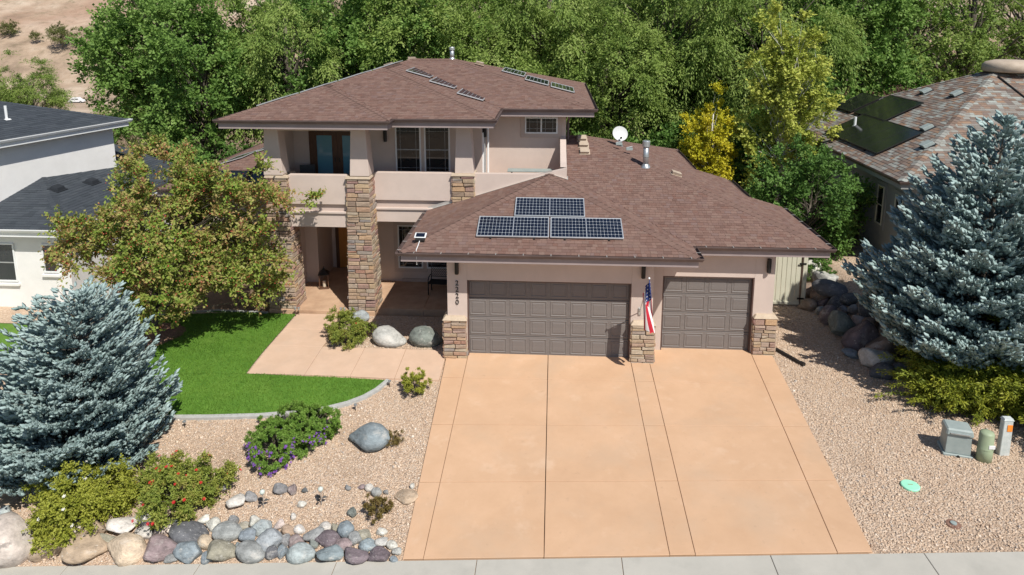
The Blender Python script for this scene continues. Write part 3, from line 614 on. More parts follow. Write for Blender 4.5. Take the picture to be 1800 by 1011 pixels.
def stone_column(cx, cy, z0, z1, w0, d0, w1, d1, faces='fr', rowh=.155, smin=.24, smax=.46, seed=1, joined='lb', foot=True):
    """tapered core; every face in `faces` gets single stones, faces in `joined` one mesh"""
    rd = random.Random(seed)
    col = MB().frustum((cx, cy, z0), (w0/2-.045, d0/2-.045), (cx, cy, z1), (w1/2-.045, d1/2-.045)).build('stone_column', M['mortar'], house)
    jb = MB(); z = z0; rowz = []
    while z < z1-.04:
        h = min(rowh*rd.uniform(.72, 1.3), z1-z); h = z1-z if z1-z-h < .07 else h; rowz.append((z, h)); z += h
    for fc in faces+joined:
        for z, h in rowz:
            t = (z+h/2-z0)/(z1-z0); wx = w0+(w1-w0)*t; wy = d0+(d1-d0)*t
            Lw = wx if fc in 'fb' else wy
            # courses sometimes split into two thin stones
            x = -Lw/2
            while x < Lw/2-.02:
                s = rd.uniform(smin, smax); s = Lw/2-x if Lw/2-x-s < smin*.6 else s
                subs = [(z, h)] if rd.random() < .72 or h < .12 else [(z, h*.48), (z+h*.48, h*.52)]
                for zz, hh in subs:
                    c = x+s/2; dep = rd.uniform(.045, .085); g = .007
                    yo = .04
                    if fc == 'f': loc, rot = (cx+c, cy-wy/2+yo, zz+hh/2), (0, 0, 0)
                    if fc == 'b': loc, rot = (cx-c, cy+wy/2-yo, zz+hh/2), (0, 0, math.pi)
                    if fc == 'r': loc, rot = (cx+wx/2-yo, cy+c, zz+hh/2), (0, 0, math.pi/2)
                    if fc == 'l': loc, rot = (cx-wx/2+yo, cy-c, zz+hh/2), (0, 0, -math.pi/2)
                    me = SM[rd.randrange(8)]; sc = (s-g, dep, hh-g)
                    if fc in faces: link('stone', me, col, loc, rot, sc)
                    else:
                        mt = Matrix.Translation(loc) @ Matrix.Rotation(rot[2], 4, 'Z') @ Matrix.Diagonal((*sc, 1))
                        jb.add([mt @ v.co for v in me.vertices], [tuple(p.vertices) for p in me.polygons], 0, rd.uniform(.01, 1))
                x += s
    if joined: jb.build('stones', SMATTR, col)['kind'] = 'stuff'
    return col
def cap(cx, cy, z, wx, wy, h=.09):
    MB().frustum((cx, cy, z), (wx/2, wy/2), (cx, cy, z+h), (wx/2-.03, wy/2-.03)).build('column_cap', M['cap'], house, bevel=.012)
stone_column(-6.86, 3.2, pz, 4.8, .98, .95, .72, .74, seed=3); cap(-6.86+.0, 3.2, 4.79, .84, .86)
stone_column(-4.05, 3.2, pz, 4.8, .96, .95, .76, .74, seed=4); cap(-4.05, 3.2, 4.79, .88, .86)
stone_column(-.55, 3.72, 3.35, 4.82, .80, .7, .74, .64, seed=5, joined='l'); cap(-.55, 3.72, 4.81, .84, .76)
for k, (x0, x1, yf, yb) in enumerate([(-.72, -.02, -.3, .28), (4.9, 5.6, -.3, .3), (8.66, 9.34, .4, .95)]):
    cx, cy, wx, wy = (x0+x1)/2, (yf+yb)/2, x1-x0, yb-yf
    stone_column(cx, cy, -.06, 1.2, wx, wy, wx-.02, wy-.02, 'fr' if k else 'fr', .135, .2, .42, 30+k, 'l')
    MB().frustum((cx, cy, 1.2), (wx/2+.03, wy/2+.03), (cx, cy, 1.31), (wx/2-.06, wy/2-.06)).build('column_cap', M['cap'], house, bevel=.012)
# ------------------------------------------------------------------ garage doors
def panel_mesh(wd, hh):
    b = MB(); x, z = wd/2, hh/2; rings = [(x, z, 0), (x-.012, z-.012, .012), (x-.03, z-.03, .012), (x-.05, z-.05, -.004), (x-.085, z-.085, .009)]
    vs = [(sx*a, -d, sz_*c) for a, c, d in rings for sx, sz_ in ((-1, -1), (1, -1), (1, 1), (-1, 1))]
    fs = [(r*4+i, r*4+(i+1) % 4, r*4+4+(i+1) % 4, r*4+4+i) for r in range(len(rings)-1) for i in range(4)]+[tuple(range(len(rings)*4-4, len(rings)*4))]
    return b.add(vs, fs).mesh('panel', M['door'])
def garage_door(x0, x1, y, n, h=2.44, label=None):
    d = MB().box(x0-.05, x1+.05, y+.03, y+.07, 0, h+.05).build('garage_door', M['door'], house)
    if label: d['label'] = label
    sh = h/4; pw = (x1-x0)/n; me = panel_mesh(pw-.10, sh-.13)
    for r in range(4):
        MB().box(x0, x1, y, y+.029, r*sh+.012, (r+1)*sh-.004).build('door_section', M['door'], d, bevel=.006)
        for k in range(n): link('panel', me, d, (x0+(k+.5)*pw, y-.001, (r+.5)*sh))
    MB().box(x0, x1, y-.005, y+.028, 0.0, .011).build('bottom_seal', M['black'], d)
    j = MB().box(x0+.0, x0+.03, y-.14, y-.002, -.02, h).box(x1-.03, x1, y-.14, y-.002, -.02, h).box(x0+.031, x1-.031, y-.14, y-.002, h-.03, h)
    j.build('door_jamb', M['jamb'], d, bevel=.004)
garage_door(0.005, 4.875, 0.0, 8); garage_door(5.905, 8.625, .7, 4)
# ------------------------------------------------------------------ windows and doors
def window(x0, x1, y, z0, z1, nu, parent=house, frame='white', prairie=True, split=False, name='window', gm='glass', ax='x', sgn=-1, trim=None, fw=.055):
    """nu side-by-side sashes on a wall facing -y (ax x) or +-x (ax y)"""
    def bx(a0, a1, d0, d1, c0, c1):
        if ax == 'x': return (a0, a1, min(y+sgn*d0, y+sgn*d1), max(y+sgn*d0, y+sgn*d1), c0, c1)
        return (min(y+sgn*d0, y+sgn*d1), max(y+sgn*d0, y+sgn*d1), a0, a1, c0, c1)
    f = MB()
    f.box(*bx(x0, x0+fw, -.02, .05, z0, z1)).box(*bx(x1-fw, x1, -.02, .05, z0, z1)).box(*bx(x0+fw, x1-fw, -.02, .049, z0, z0+fw)).box(*bx(x0+fw, x1-fw, -.02, .049, z1-fw, z1))
    pw = (x1-x0-fw)/nu
    for k in range(1, nu): f.box(*bx(x0+k*pw, x0+k*pw+fw, -.02, .048, z0+fw, z1-fw))
    o = f.build(name, M[frame], parent, bevel=.004)
    zm = (z0+z1)/2; mu = MB()
    for k in range(nu):
        a0, a1 = x0+fw+k*pw, x0+(k+1)*pw
        halves = [(z0+fw, zm-.02), (zm+.02, z1-fw)] if split else [(z0+fw, z1-fw)]
        if split: mu.box(*bx(a0, a1, -.01, .042, zm-.02, zm+.02))
        for h, (c0, c1) in enumerate(halves):
            MB().box(*bx(a0, a1, -.015, .012+.008*h, c0, c1)).build('pane', M[gm], o)
            if prairie:
                t = .006; e = .02+.008*h; ii = .13
                for a in (a0+ii, a1-ii): mu.box(*bx(a-t, a+t, .0, e, c0, c1))
                cs = ([c1-ii] if h else [c0+ii]) if split else [c0+ii, c1-ii]
                for c in cs: mu.box(*bx(a0, a1, .0, e-.002, c-t, c+t))
    if mu.v: mu.build('muntin', M['muntin' if frame == 'white' else frame], o)
    if trim:
        tb = MB(); q = .16
        tb.box(*bx(x0-q, x0-.002, -.01, .03, z0-q, z1+q)).box(*bx(x1+.002, x1+q, -.01, .03, z0-q, z1+q)).box(*bx(x0-.001, x1+.001, -.01, .029, z0-q, z0-.002)).box(*bx(x0-.001, x1+.001, -.01, .029, z1+.002, z1+q)); tb.build('window_surround', M[trim], o, bevel=.004)
    return o
window(-3.2, -2.26, 4.9, 4.58, 6.3, 1, split=True); window(-2.14, -1.2, 4.9, 4.58, 6.3, 1, split=True)
window(1.44, 2.68, 6.4, 5.83, 6.46, 2, trim='stucco_trim')
window(-3.38, -2.42, 5.6, .66, 2.38, 1, split=True, trim='stucco_trim'); window(-2.28, -1.32, 5.6, .66, 2.38, 1, split=True)
# french doors on the left balcony
fd = MB().box(-6.38, -6.28, 4.84, 4.92, 3.95, 6.2).box(-4.38, -4.28, 4.84, 4.92, 3.95, 6.2).box(-6.28, -4.38, 4.84, 4.92, 6.08, 6.2).build('french_door', M['wood'], house, bevel=.006)
for x0 in (-6.29, -5.34):
    x1 = x0+.945; l = MB().box(x0, x0+.19, 4.855, 4.9, 3.96, 6.07).box(x1-.19, x1, 4.855, 4.9, 3.96, 6.07).box(x0+.19, x1-.19, 4.855, 4.9, 5.93, 6.07).box(x0+.19, x1-.19, 4.855, 4.9, 3.96, 4.2).build('door_leaf', M['wood'], fd, bevel=.004)
    MB().box(x0+.191, x1-.191, 4.87, 4.89, 4.201, 5.929).build('pane', M['blueglass'], fd)
    MB().box(x0+(.84 if x0 < -6 else .06), x0+(.875 if x0 < -6 else .095), 4.82, 4.854, 4.95, 5.12).build('door_handle', M['black'], fd)
# side door on the balcony return wall, front door in the entry recess
sdr = MB().box(-.06, .0, 5.1, 5.95, 3.96, 6.05).build('side_door', M['white'], house, bevel=.005); MB().box(-.02, .012, 5.25, 5.8, 4.3, 5.9).build('pane', M['glass'], sdr)
ed = MB().box(-6.25, -4.75, 6.93, 6.999, pz, 2.6).build('front_door', M['wood'], house, bevel=.005); MB().box(-6.1, -5.0, 6.9, 6.929, pz+.02, 2.45).build('door_leaf', M['orange'], ed, bevel=.004)
for z in (.35, .95, 1.55): MB().box(-5.95, -5.15, 6.885, 6.899, pz+z-.2, pz+z+.2).build('door_panel', M['orange'], ed, bevel=.006)
MB().box(-5.08, -5.04, 6.85, 6.899, 1.0, 1.2).build('door_handle', M['black'], ed)
# downspouts
dsp = MB().tube([(-.1+.17, 6.0-.0, 6.6), (.07, 6.0, 3.98)], .04, 8).build('downspout', M['white'], house)
MB().tube([(3.08, 5.7, 6.66), (3.1, 6.2, 6.45), (3.08, 6.5, 6.3), (3.08, 6.5, 5.62)], .045, 8).build('downspout', M['gutter'], house)
# ------------------------------------------------------------------ small fittings of the house
def sconce(x, y, z, ax='x', sgn=-1):
    o = MB()
    if ax == 'x': o.box(x-.05, x+.05, y-.03, y, z-.16, z+.16).build
    s = MB().box(x-.045, x+.045, y-.025, y, z-.1, z+.1).build('wall_lamp', M['black'], house, bevel=.004) if ax == 'x' else MB().box(x, x+.025, y-.045, y+.045, z-.1, z+.1).build('wall_lamp', M['black'], house, bevel=.004)
    c = (x, y-.09, z-.22) if ax == 'x' else (x+.09, y, z-.22)
    MB().lathe([(.05, 0), (.062, .01), (.062, .42), (.05, .43)], c, 14).build('lamp_shade', M['black'], s)
for a in [(-.29, -.15, 2.87), (5.2, -.15, 2.87), (9.0, .55, 2.87), (-3.55, 4.9, 5.95)]: sconce(*a)
sconce(-.05, 4.97+.2, 6.1, 'y')
for k, ch in enumerate('2220'):
    cu = bpy.data.curves.new('num', 'FONT'); cu.body = ch; cu.size = .22; cu.extrude = .012; cu.align_x = 'CENTER'
    t = bpy.data.objects.new('tmp', cu); COL.objects.link(t); bpy.context.view_layer.update()
    me = bpy.data.meshes.new_from_object(t.evaluated_get(bpy.context.evaluated_depsgraph_get())); bpy.data.objects.remove(t)
    me.materials.clear(); me.materials.append(M['black']); link('house_number', me, house, (-.3, -.163, 2.27-.2*k), (math.pi/2, 0, 0))
# flue pipes, box vents, dish
def flue(x, y, z, h, r, label):
    t = thing('flue_pipe', label, 'flue pipe', (x, y, z-.06))
    MB().lathe([(r*1.9, 0), (r*1.85, .05), (r*1.05, .16), (r, .17)], n=16).build('flashing_collar', M['galv'], t, True)
    MB().lathe([(r, .1), (r, h*.8)], n=16).build('pipe', M['galv'], t, True)
    MB().lathe([(r*1.12, h*.42), (r*1.12, h*.45)], n=16).build('storm_collar', M['galv'], t)
    MB().lathe([(r*1.3, h*.78), (r*1.35, h*.8), (r*1.35, h*.97), (r*1.25, h)], n=16).build('rain_cap', M['galv'], t)
flue(5.8, 4.72, rf(0, 4.72), 1.0, .1, 'tall galvanised flue pipe on the right lower roof'); flue(-1.95, 10.9, 8.33, .62, .09, 'short galvanised flue pipe on the ridge of the upper roof')
def box_vent(x, y, z, sl, label, ax='y'):
    t = thing('roof_vent', label, 'roof vent', (x, y, z)); t.rotation_euler = (math.atan(sl), 0, 0) if ax == 'y' else (0, math.atan(sl), 0)
    MB().box(-.2, .2, -.2, .2, 0, .015).build('vent_flange', M['tan_metal'], t); MB().frustum((0, 0, .015), (.15, .15), (0, -.02, .12), (.17, .17)).build('vent_hood', M['tan_metal'], t, bevel=.01)
for (x, y), n in zip([(3.62, 6.75), (3.66, 6.25), (3.68, 5.72)], ['topmost', 'middle', 'lowest']): box_vent(x, y, rf(x, y)+.01, .3, f'tan box vent, {n} of three beside the balcony wall')
box_vent(6.85, 4.6, re_(6.85, 0)+.01, .3, 'tan box vent on the roof right of the flue pipe', 'x')
box_vent(-3.75, 11.05, 8.3, -.2, 'tan box vent at the left end of the upper ridge'); box_vent(-.75, 10.95, 8.13, .25, 'tan box vent at the right end of the upper ridge', 'x'); box_vent(-4.6, 10.2, 8.1, -.3, 'tan box vent left of the upper ridge behind the hip', 'x')
d = thing('satellite_dish', 'pale grey satellite dish on the lower right roof', 'satellite dish', (5.1, 7.4, 5.2)); d.scale = (.76, .76, .76)
prof = [(.02+.38*k/7, .12*(k/7)**2) for k in range(8)]
dm = MB().lathe(prof+[(.39, .115)], n=24).mesh('dish', M['utilgrey'], True); dm.materials.clear(); dm.materials.append(mat('dish_paint', (.55, .56, .56), None, rough=.4))
link('dish', dm, d, (0, -.06, .62), (R(62), 0, R(12)))
MB().tube([(0, .1, -.05), (0, .1, .35), (0, 0, .6)], .025, 8).build('mast', M['galv'], d); MB().tube([(0, -.02, .45), (.05, -.45, .5)], .015, 6).build('feed_arm', M['black'], d)
MB().box(0, .09, -.5, -.42, .46, .56).build('receiver', M['black'], d); MB().box(-.2, .2, -.05, .25, -.05, .0).build('foot', M['galv'], d)
for k, (x, y) in enumerate([(5.0, 6.4), (5.35, 6.0)]):
    t = thing('cable_mount', ['small grey cable mount below the satellite dish', 'small grey cable mount nearest the flue pipe, below the dish'][k], 'cable mount', (x, y, rf(x, y)+.01))
    MB().box(-.12, .12, -.09, .09, -.03, .04).build('plate', M['utilgrey'], t); MB().tube([(-.1, 0, .05), (.12, .02, .09)], .02, 6).build('clip', M['galv'], t)
# ------------------------------------------------------------------ solar panels
def solar(label, o, u, v, wd, hh, nu, nv, group, split=True, black=False, lift=.09):
    """panel with lower-left corner o, width dir u, upslope dir v"""
    u = Vector(u).normalized(); v = Vector(v); v = (v-u*v.dot(u)).normalized(); n = u.cross(v); n = n if n.z > 0 else -n
    t = thing('photovoltaic_module', label, 'solar panel', Vector(o)+n*lift, group=group)
    rot = Matrix((u, v, n)).transposed().to_euler(); t.rotation_euler = rot
    f = MB(); e = .032; th = .04
    f.box(0, wd, 0, e, -th, 0).box(0, wd, hh-e, hh, -th, 0).box(0, e, e, hh-e, -th, 0).box(wd-e, wd, e, hh-e, -th, 0)
    if split and not black: f.box(wd/2-e*.4, wd/2+e*.4, e, hh-e, -th, -.001)
    f.build('frame', M['black' if black else 'alu'], t, bevel=.003)
    MB().box(e, wd-e, e, hh-e, -.03, -.012).build('glass_sheet', M['blackpanel' if black else 'cellback'], t)
    if not black:
        c = MB(); hw = (wd-2*e)/nu; hv = (hh-2*e)/nv
        for i in range(nu):
            for j in range(nv): c.add([(e+i*hw+a*hw, e+j*hv+b*hv, -.0085) for a, b in ((.09, .03), (.91, .03), (.975, .1), (.975, .9), (.91, .97), (.09, .97), (.025, .9), (.025, .1))], [tuple(range(8))])
        c.build('cells', M['cell'], t)['kind'] = 'stuff'
    for k in (.2, .8): MB().box(wd*k-.025, wd*k+.025, -.05, hh+.02, -.085-lift*.4, -.045).build('mounting_rail', M['black'], t)
    return t
gv = (0, 1, .32)
solar('upper of the three solar panels on the garage roof', (1.36, .8, gf(0, .8)), (1, 0, 0), gv, 2.16, 1.04, 20, 6, 'solar panels on the garage roof')
solar('lower left of the three solar panels on the garage roof', (.3, -.25, gf(0, -.25)), (1, 0, 0), gv, 2.13, 1.04, 20, 6, 'solar panels on the garage roof')
solar('lower right of the three solar panels on the garage roof', (2.47, -.25, gf(0, -.25)), (1, 0, 0), gv, 2.13, 1.04, 20, 6, 'solar panels on the garage roof')
# east-facing slopes of the upper roof: panels long side along y
for k, (xe, y0) in enumerate([(-2.45, 8.05), (-1.32, 6.95), (-.1, 5.85)]):
    solar(['uppermost', 'middle', 'lowest'][k]+' solar panel of the stepped row left on the upper roof', (xe, y0, uem(xe, 0)), (0, 1, 0), (-1, 0, .28), 1.95, 1.02, 12, 6, 'solar panels stepped on the upper roof', False)
for k, (xe, y0) in enumerate([(1.22, 10.6), (2.28, 9.4), (3.36, 9.2)]):
    solar(['furthest left', 'middle', 'furthest right'][k]+' solar panel of the row on the right slope of the upper roof', (xe, y0, uer(xe, 0)), (0, 1, 0), (-1, 0, .2508), 2.0, 1.02, 12, 6, 'solar panels on the right slope of the upper roof', False)
for k in range(4):
    y0 = 4.2+1.75*k; x0 = -7.2+.95*k; solar(['nearest', 'second', 'third', 'last'][k]+' solar panel from the eave on the left slope of the upper roof', (x0-.75, y0+1.6, uw(x0-.75, 0)), (0, -1, 0), (1, 0, .3169), 1.6, 1.0, 12, 6, 'solar panels on the left slope of the upper roof', False)
for k in range(4):
    y0 = 8.4+1.05*k; x0 = -11.6+1.03*k; solar(['lowest', 'second lowest', 'third lowest', 'highest'][k]+' solar panel on the back left wing roof', (x0, y0+1.9, ww(x0, 0)), (0, -1, 0), (1, 0, .3), 1.7, 1.0, 12, 6, 'solar panels on the back left wing roof', False)
for k, (x, y, wd, hh) in enumerate([(-9.55, 6.25, 2.3, 2.6), (-11.5, 6.2, 1.8, 1.15)]):
    solar(['larger dark solar array on the front slope of the back left wing', 'smaller dark solar array on the front slope of the back left wing'][k], (x, y, wf(0, y)), (1, 0, 0), (0, 1, .3), wd, hh, 1, 1, 'dark solar arrays on the back left wing', black=True)
t = thing('solar_light', 'small solar light with white rim on the garage roof corner', 'solar light', (-1.32, -.42, gf(0, -.42)+.02)); t.rotation_euler = (R(18), 0, 0)
MB().box(-.14, .14, -.12, .12, .0, .09).build('housing', M['black'], t, bevel=.008); MB().box(-.17, .17, -.05, .2, .1, .125).build('rim', M['white'], t, bevel=.006); MB().box(-.13, .13, -.02, .17, .1255, .13).build('cell', M['cell'], t)
MB().tube([(0, -.12, .05), (.0, -.3, .06), (-.03, -.52, .02), (-.02, -.62, -.2), (-.03, -.62, -.42)], .012, 6).build('wire', M['white'], t)
# ------------------------------------------------------------------ flag
fl = thing('flag', 'American flag hanging from a slanted pole on the garage pillar', 'flag', (5.14, -.15, 1.6))
MB().box(-.04, .04, -.04, .0, -.12, .1).build('bracket', M['galv'], fl, bevel=.005)
tip = Vector((.06, -1.28, 1.5)); MB().tube([(0, -.04, 0), tip], .013, 8).build('pole', M['galv'], fl); MB().lathe([(.0, -.03), (.03, -.01), (.03, .015), (.0, .04)], tip, 10).build('finial', M['white'], fl, True)
FR, FW, FB = mat('flag_red', (.50, .022, .04), None, rough=.8), mat('flag_white', (.72, .70, .69), None, rough=.8), mat('flag_blue', (.018, .035, .15), None, rough=.8)
def flag_pt(s, v):      # s along hoist 0..1 (0 = tip of pole), v down the fly 0..1
    p = Vector((0, -.04, 0)).lerp(tip, .97-.5*s*(1-.5*v)); hang = 1.45*v
    fold = math.sin(s*13+v*2.2)*(.055+.075*v)
    return Vector((p.x+fold+.05*v*math.sin(3*s)+.05*v, p.y+.10*math.sin(s*9+1)*(.3+v)-.05*v, p.z-hang*(1-.1*s)))
fm = MB(); ns, nv = 52, 30
V = [flag_pt(i/ns, j/nv) for j in range(nv+1) for i in range(ns+1)]
fs = []; mi = []
for j in range(nv):
    for i in range(ns):
        fs.append((j*(ns+1)+i, j*(ns+1)+i+1, (j+1)*(ns+1)+i+1, (j+1)*(ns+1)+i)); st = int((i+.5)/ns*13)
        mi.append(2 if (j/nv < .4 and st < 7) else (0 if st % 2 == 0 else 1))
fm.v = [tuple(v) for v in V]; fm.f = fs; fm.mi = mi; fm.rn = [0]*len(fs)
fm.build('cloth', [FR, FW, FB], fl, True)
sb = MB()
for r_ in range(5):
    for c in range(6):
        s, v = (c+.6)/6*7/13, (r_+.6)/5*.39; p = flag_pt(s, v); e1 = (flag_pt(s+.02, v)-p).normalized(); e2 = (flag_pt(s, v+.02)-p).normalized(); nn = e1.cross(e2).normalized()
        for sg in (-1, 1): sb.add([p+nn*.004*sg]+[p+nn*.004*sg+(e1*math.cos(a*math.pi/5)+e2*math.sin(a*math.pi/5))*(.026 if a % 2 else .011) for a in range(10)], [(0, a+1, (a+1) % 10+1) for a in range(10)])
sb.build('stars', FW, fl)['kind'] = 'stuff'
# ------------------------------------------------------------------ porch furniture
bn = thing('bench', 'black metal bench with openwork back on the porch', 'bench', (-1.98, 4.5, pz), R(-4))
for sx in (0, 1.2):
    for y in (-.25, .25): MB().tube([(sx, y, 0), (sx, y*.92, .43 if y < 0 else .45)], .022, 8).build('leg', M['black'], bn)
    MB().tube([(sx, -.24, .43), (sx, -.25, .58), (sx, -.16, .66), (sx, .05, .67), (sx, .24, .64)], .02, 8).build('armrest', M['black'], bn)
for k in range(6): MB().box(-.02, 1.22, -.25+k*.085, -.185+k*.085, .43, .45).build('seat_slat', M['black'], bn, bevel=.004)
bk = MB().tube([(0, .24, .43), (0, .33, .92), (1.2, .33, .92), (1.2, .24, .43)], .022, 8).tube([(0, .27, .55), (1.2, .27, .55)], .016, 8)
for k in range(15):
    x = .06+k*.077
    for z in (.62, .72, .82): bk.tube([(x-.035, .285+.18*(z-.6), z), (x, .288+.18*(z-.6), z+.045), (x+.035, .285+.18*(z-.6), z), (x, .282+.18*(z-.6), z-.045), (x-.035, .285+.18*(z-.6), z)], .009, 5)
bk.build('backrest', M['black'], bn)
ln = thing('lantern', 'large dark floor lantern with a candle on the porch', 'lantern', (-6.05, 4.75, pz), R(15))
MB().box(-.18, .18, -.18, .18, 0, .05).build('base', M['wood'], ln, bevel=.006)
for x in (-1, 1):
    for y in (-1, 1): MB().box(x*.16-.018, x*.16+.018, y*.16-.018, y*.16+.018, .05, .56).build('corner_post', M['wood'], ln)
MB().frustum((0, 0, .56), (.21, .21), (0, 0, .70), (.07, .07)).build('roof', M['black'], ln, bevel=.006); MB().lathe([(.05, .7), (.05, .76), (.02, .78)], n=10).build('chimney', M['black'], ln)
MB().tube([(0, -.05, .77), (0, -.035, .83), (0, .035, .83), (0, .05, .77)], .008, 6).build('ring', M['black'], ln); MB().lathe([(.06, .05), (.06, .28), (.0, .29)], n=14).build('candle', mat('candle_wax', (.6, .5, .38), None, rough=.5), ln)
# balcony bench
bb = thing('balcony_bench', 'low grey bench on the right balcony', 'bench', (1.6, 5.5, 3.95))
MB().box(-.75, .95, -.25, .2, .62, .67).build('seat', M['utilgrey'], bb, bevel=.008)
for x in (-.6, .8):
    for y in (-.2, .15): MB().tube([(x, y, 0), (x, y, .62)], .022, 6).build('leg', M['black'], bb)
pt = thing('patio_chair', 'dark patio chair behind the left balcony wall', 'chair', (-6.2, 4.05, 3.95), R(20))
MB().box(-.28, .28, -.28, .28, .38, .44).build('seat', M['black'], pt, bevel=.02); MB().frustum((0, .3, .42), (.28, .03), (0, .38, .98), (.26, .03)).build('backrest', M['black'], pt)
for x in (-.25, .25):
    for y in (-.25, .25): MB().box(x-.02, x+.02, y-.02, y+.02, 0, .38).build('leg', M['black'], pt)
# path lights
def path_light(p, label, h=.32, double=False, group='path lights'):
    t = thing('path_light', label, 'path light', (p.x, p.y, p.z), group=group)
    for dx in ((-.06, .06) if double else (0,)):
        MB().tube([(dx, 0, -.05), (dx, 0, h*.72)], .009, 6).build('stake', M['black'], t)
        MB().lathe([(.03, h*.7), (.035, h*.72), (.035, h*.9)], (dx, 0, 0), 12).build('lens', M['galv'], t); MB().lathe([(.05, h*.9), (.052, h*.93), (.015, h)], (dx, 0, 0), 12).build('lamp_cap', M['galv'], t)
path_light(Vector((-6.28, 2.5, gz(-6.3, 2.5))), 'pair of dark path lights beside the left stone column', .34, True); path_light(Vector((-4.68, 2.52, gz(-4.7, 2.5)+.02)), 'pair of dark path lights beside the middle stone column', .34, True)
for px, py, l in [(325, 752, 'small path light on the lawn kerb nearest the left spruce'), (456, 746, 'small path light on the lawn kerb left of the purple bush'), (625, 722, 'small path light on the lawn kerb right of the purple bush'), (685, 680, 'small path light on the lawn kerb nearest the walk')]: path_light(at(px, py)[0], l, .2)
def globe_stake(px, py, label):
    p = at(px, py)[0]; t = thing('globe_light', label, 'garden light', p, group='globe lights in the gravel')
    MB().tube([(0, 0, -.05), (.01, 0, .2), (0, 0, .36)], .008, 6).build('stem', M['galv'], t); MB().lathe([(.0, .34), (.045, .36), (.062, .40), (.045, .445), (.0, .46)], n=16).build('globe', mat('frosted_globe', (.55, .60, .55), None, rough=.15), t, True)
    for a in (.4, 2.6, 4.4): MB().add([(0, 0, .16), (.07*math.cos(a)-.04*math.sin(a), .07*math.sin(a)+.04*math.cos(a), .2), (.15*math.cos(a), .15*math.sin(a), .17), (.07*math.cos(a)+.04*math.sin(a), .07*math.sin(a)-.04*math.cos(a), .19)], [(0, 1, 2, 3)]).build('leaf', M['black'], t)
globe_stake(463, 893, 'globe garden light with dark leaves nearest the red rose bush'); globe_stake(565, 888, 'globe garden light with dark leaves nearest the driveway')
# ------------------------------------------------------------------ gate, wall, fence, downspout end
gt = thing('gate', 'cream vinyl gate with upright boards beside the garage', 'gate', (10.5, 4.35, gz(10.4, 4.35)))
for k in range(8): MB().box(-.48+k*.166, -.48+k*.166+.155, 0, .03, .06, 1.85).build('board', M['cream'], gt, bevel=.006)
MB().box(-.5, .86, -.025, -.001, 1.86, 2.0).build('top_rail', M['cream'], gt, bevel=.006); MB().box(-.5, .86, -.025, -.001, .05, .17).build('bottom_rail', M['cream'], gt, bevel=.006)
MB().box(.9, 1.05, -.05, .1, -.05, 2.05).build('gate_post', M['cream'], gt, bevel=.01); MB().frustum((.975, .025, 2.05), (.09, .09), (.975, .025, 2.12), (.03, .03)).build('post_cap', M['cream'], gt)
MB().box(.87, .89, -.03, .02, .05, 2.0).build('hinge_gap', M['jamb'], gt)
for z in (.3, 1.6): MB().box(.76, 1.0, -.065, -.05, z-.03, z+.03).build('hinge', M['black'], gt)
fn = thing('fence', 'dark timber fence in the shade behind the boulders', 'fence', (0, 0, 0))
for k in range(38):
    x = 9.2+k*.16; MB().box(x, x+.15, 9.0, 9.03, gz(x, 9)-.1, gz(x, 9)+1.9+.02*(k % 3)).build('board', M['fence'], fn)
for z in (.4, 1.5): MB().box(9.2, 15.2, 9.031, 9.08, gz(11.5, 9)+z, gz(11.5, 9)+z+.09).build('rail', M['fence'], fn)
ds = thing('drain_pipe', 'black corrugated drain pipe end beside the right stone pier', 'drain pipe', (9.48, .75, gz(9.5, .75)), R(-62)); 
rb_ = [(.058 if k % 2 else .05) for k in range(24)]; MB().tube([(k*.045, 0, .06-.0*k) for k in range(24)], rb_, 12).build('pipe', M['black'], ds); MB().lathe([(.066, 0), (.066, .12)], n=12).build('end_collar', M['black'], ds, loc=(.98, 0, .065), rot=(0, R(90), 0))
# ------------------------------------------------------------------ utility boxes at the right
p, s = at(1678, 792); t = thing('utility_box', 'grey green utility cabinet in front of the juniper', 'utility box', p, R(-14))
MB().box(-.31, .31, -.27, .27, -.05, .05).build('base', M['utilgrey'], t, bevel=.012); MB().frustum((0, 0, .051), (.27, .23), (0, 0, .50), (.255, .21)).build('body', M['utilgrey'], t, bevel=.012)
MB().frustum((0, 0, .501), (.29, .25), (0, 0, .66), (.265, .22)).build('lid', M['utilgrey'], t, bevel=.03); MB().box(-.2, .2, -.262, -.2, .55, .575).build('lid_groove', M['galv'], t); MB().lathe([(.03, 0), (.03, .04)], n=10).build('lock', M['black'], t, loc=(0, -.27, .02), rot=(R(90), 0, 0))
p, s = at(1729, 808); t = thing('utility_pedestal', 'round pale green utility pedestal with a white label', 'utility pedestal', p)
MB().lathe([(.16, -.05), (.16, .32), (.152, .33), (.15, .66), (.13, .70), (.06, .72)], n=24).build('shell', M['utilgreen'], t, True); MB().box(-.02, .12, -.158, -.143, .36, .45).build('label_plate', M['white'], t, bevel=.003); MB().lathe([(.163, .30), (.163, .315)], n=24).build('seam', M['utilgreen'], t)
p, s = at(1762, 798); t = thing('marker_post', 'weathered grey marker post with an orange sticker', 'marker post', p)
MB().frustum((0, 0, -.05), (.115, .075), (0, 0, .88), (.105, .07)).build('post', M['paleblue'], t, bevel=.012); MB().box(-.02, .09, -.083, -.0725, .62, .78).build('sticker', M['sticker'], t); MB().frustum((0, 0, .881), (.115, .08), (0, 0, .93), (.09, .06)).build('post_cap', M['paleblue'], t)
p, s = at(1600, 855); t = thing('access_cover', 'round mint green utility lid set in the gravel', 'utility lid', p); MB().lathe([(.19, -.03), (.19, .03), (.175, .042), (.0, .046)], n=28).build('lid', M['mint'], t); MB().box(-.05, .05, -.012, .012, .04, .05).build('lifting_slot', M['utilgreen'], t)
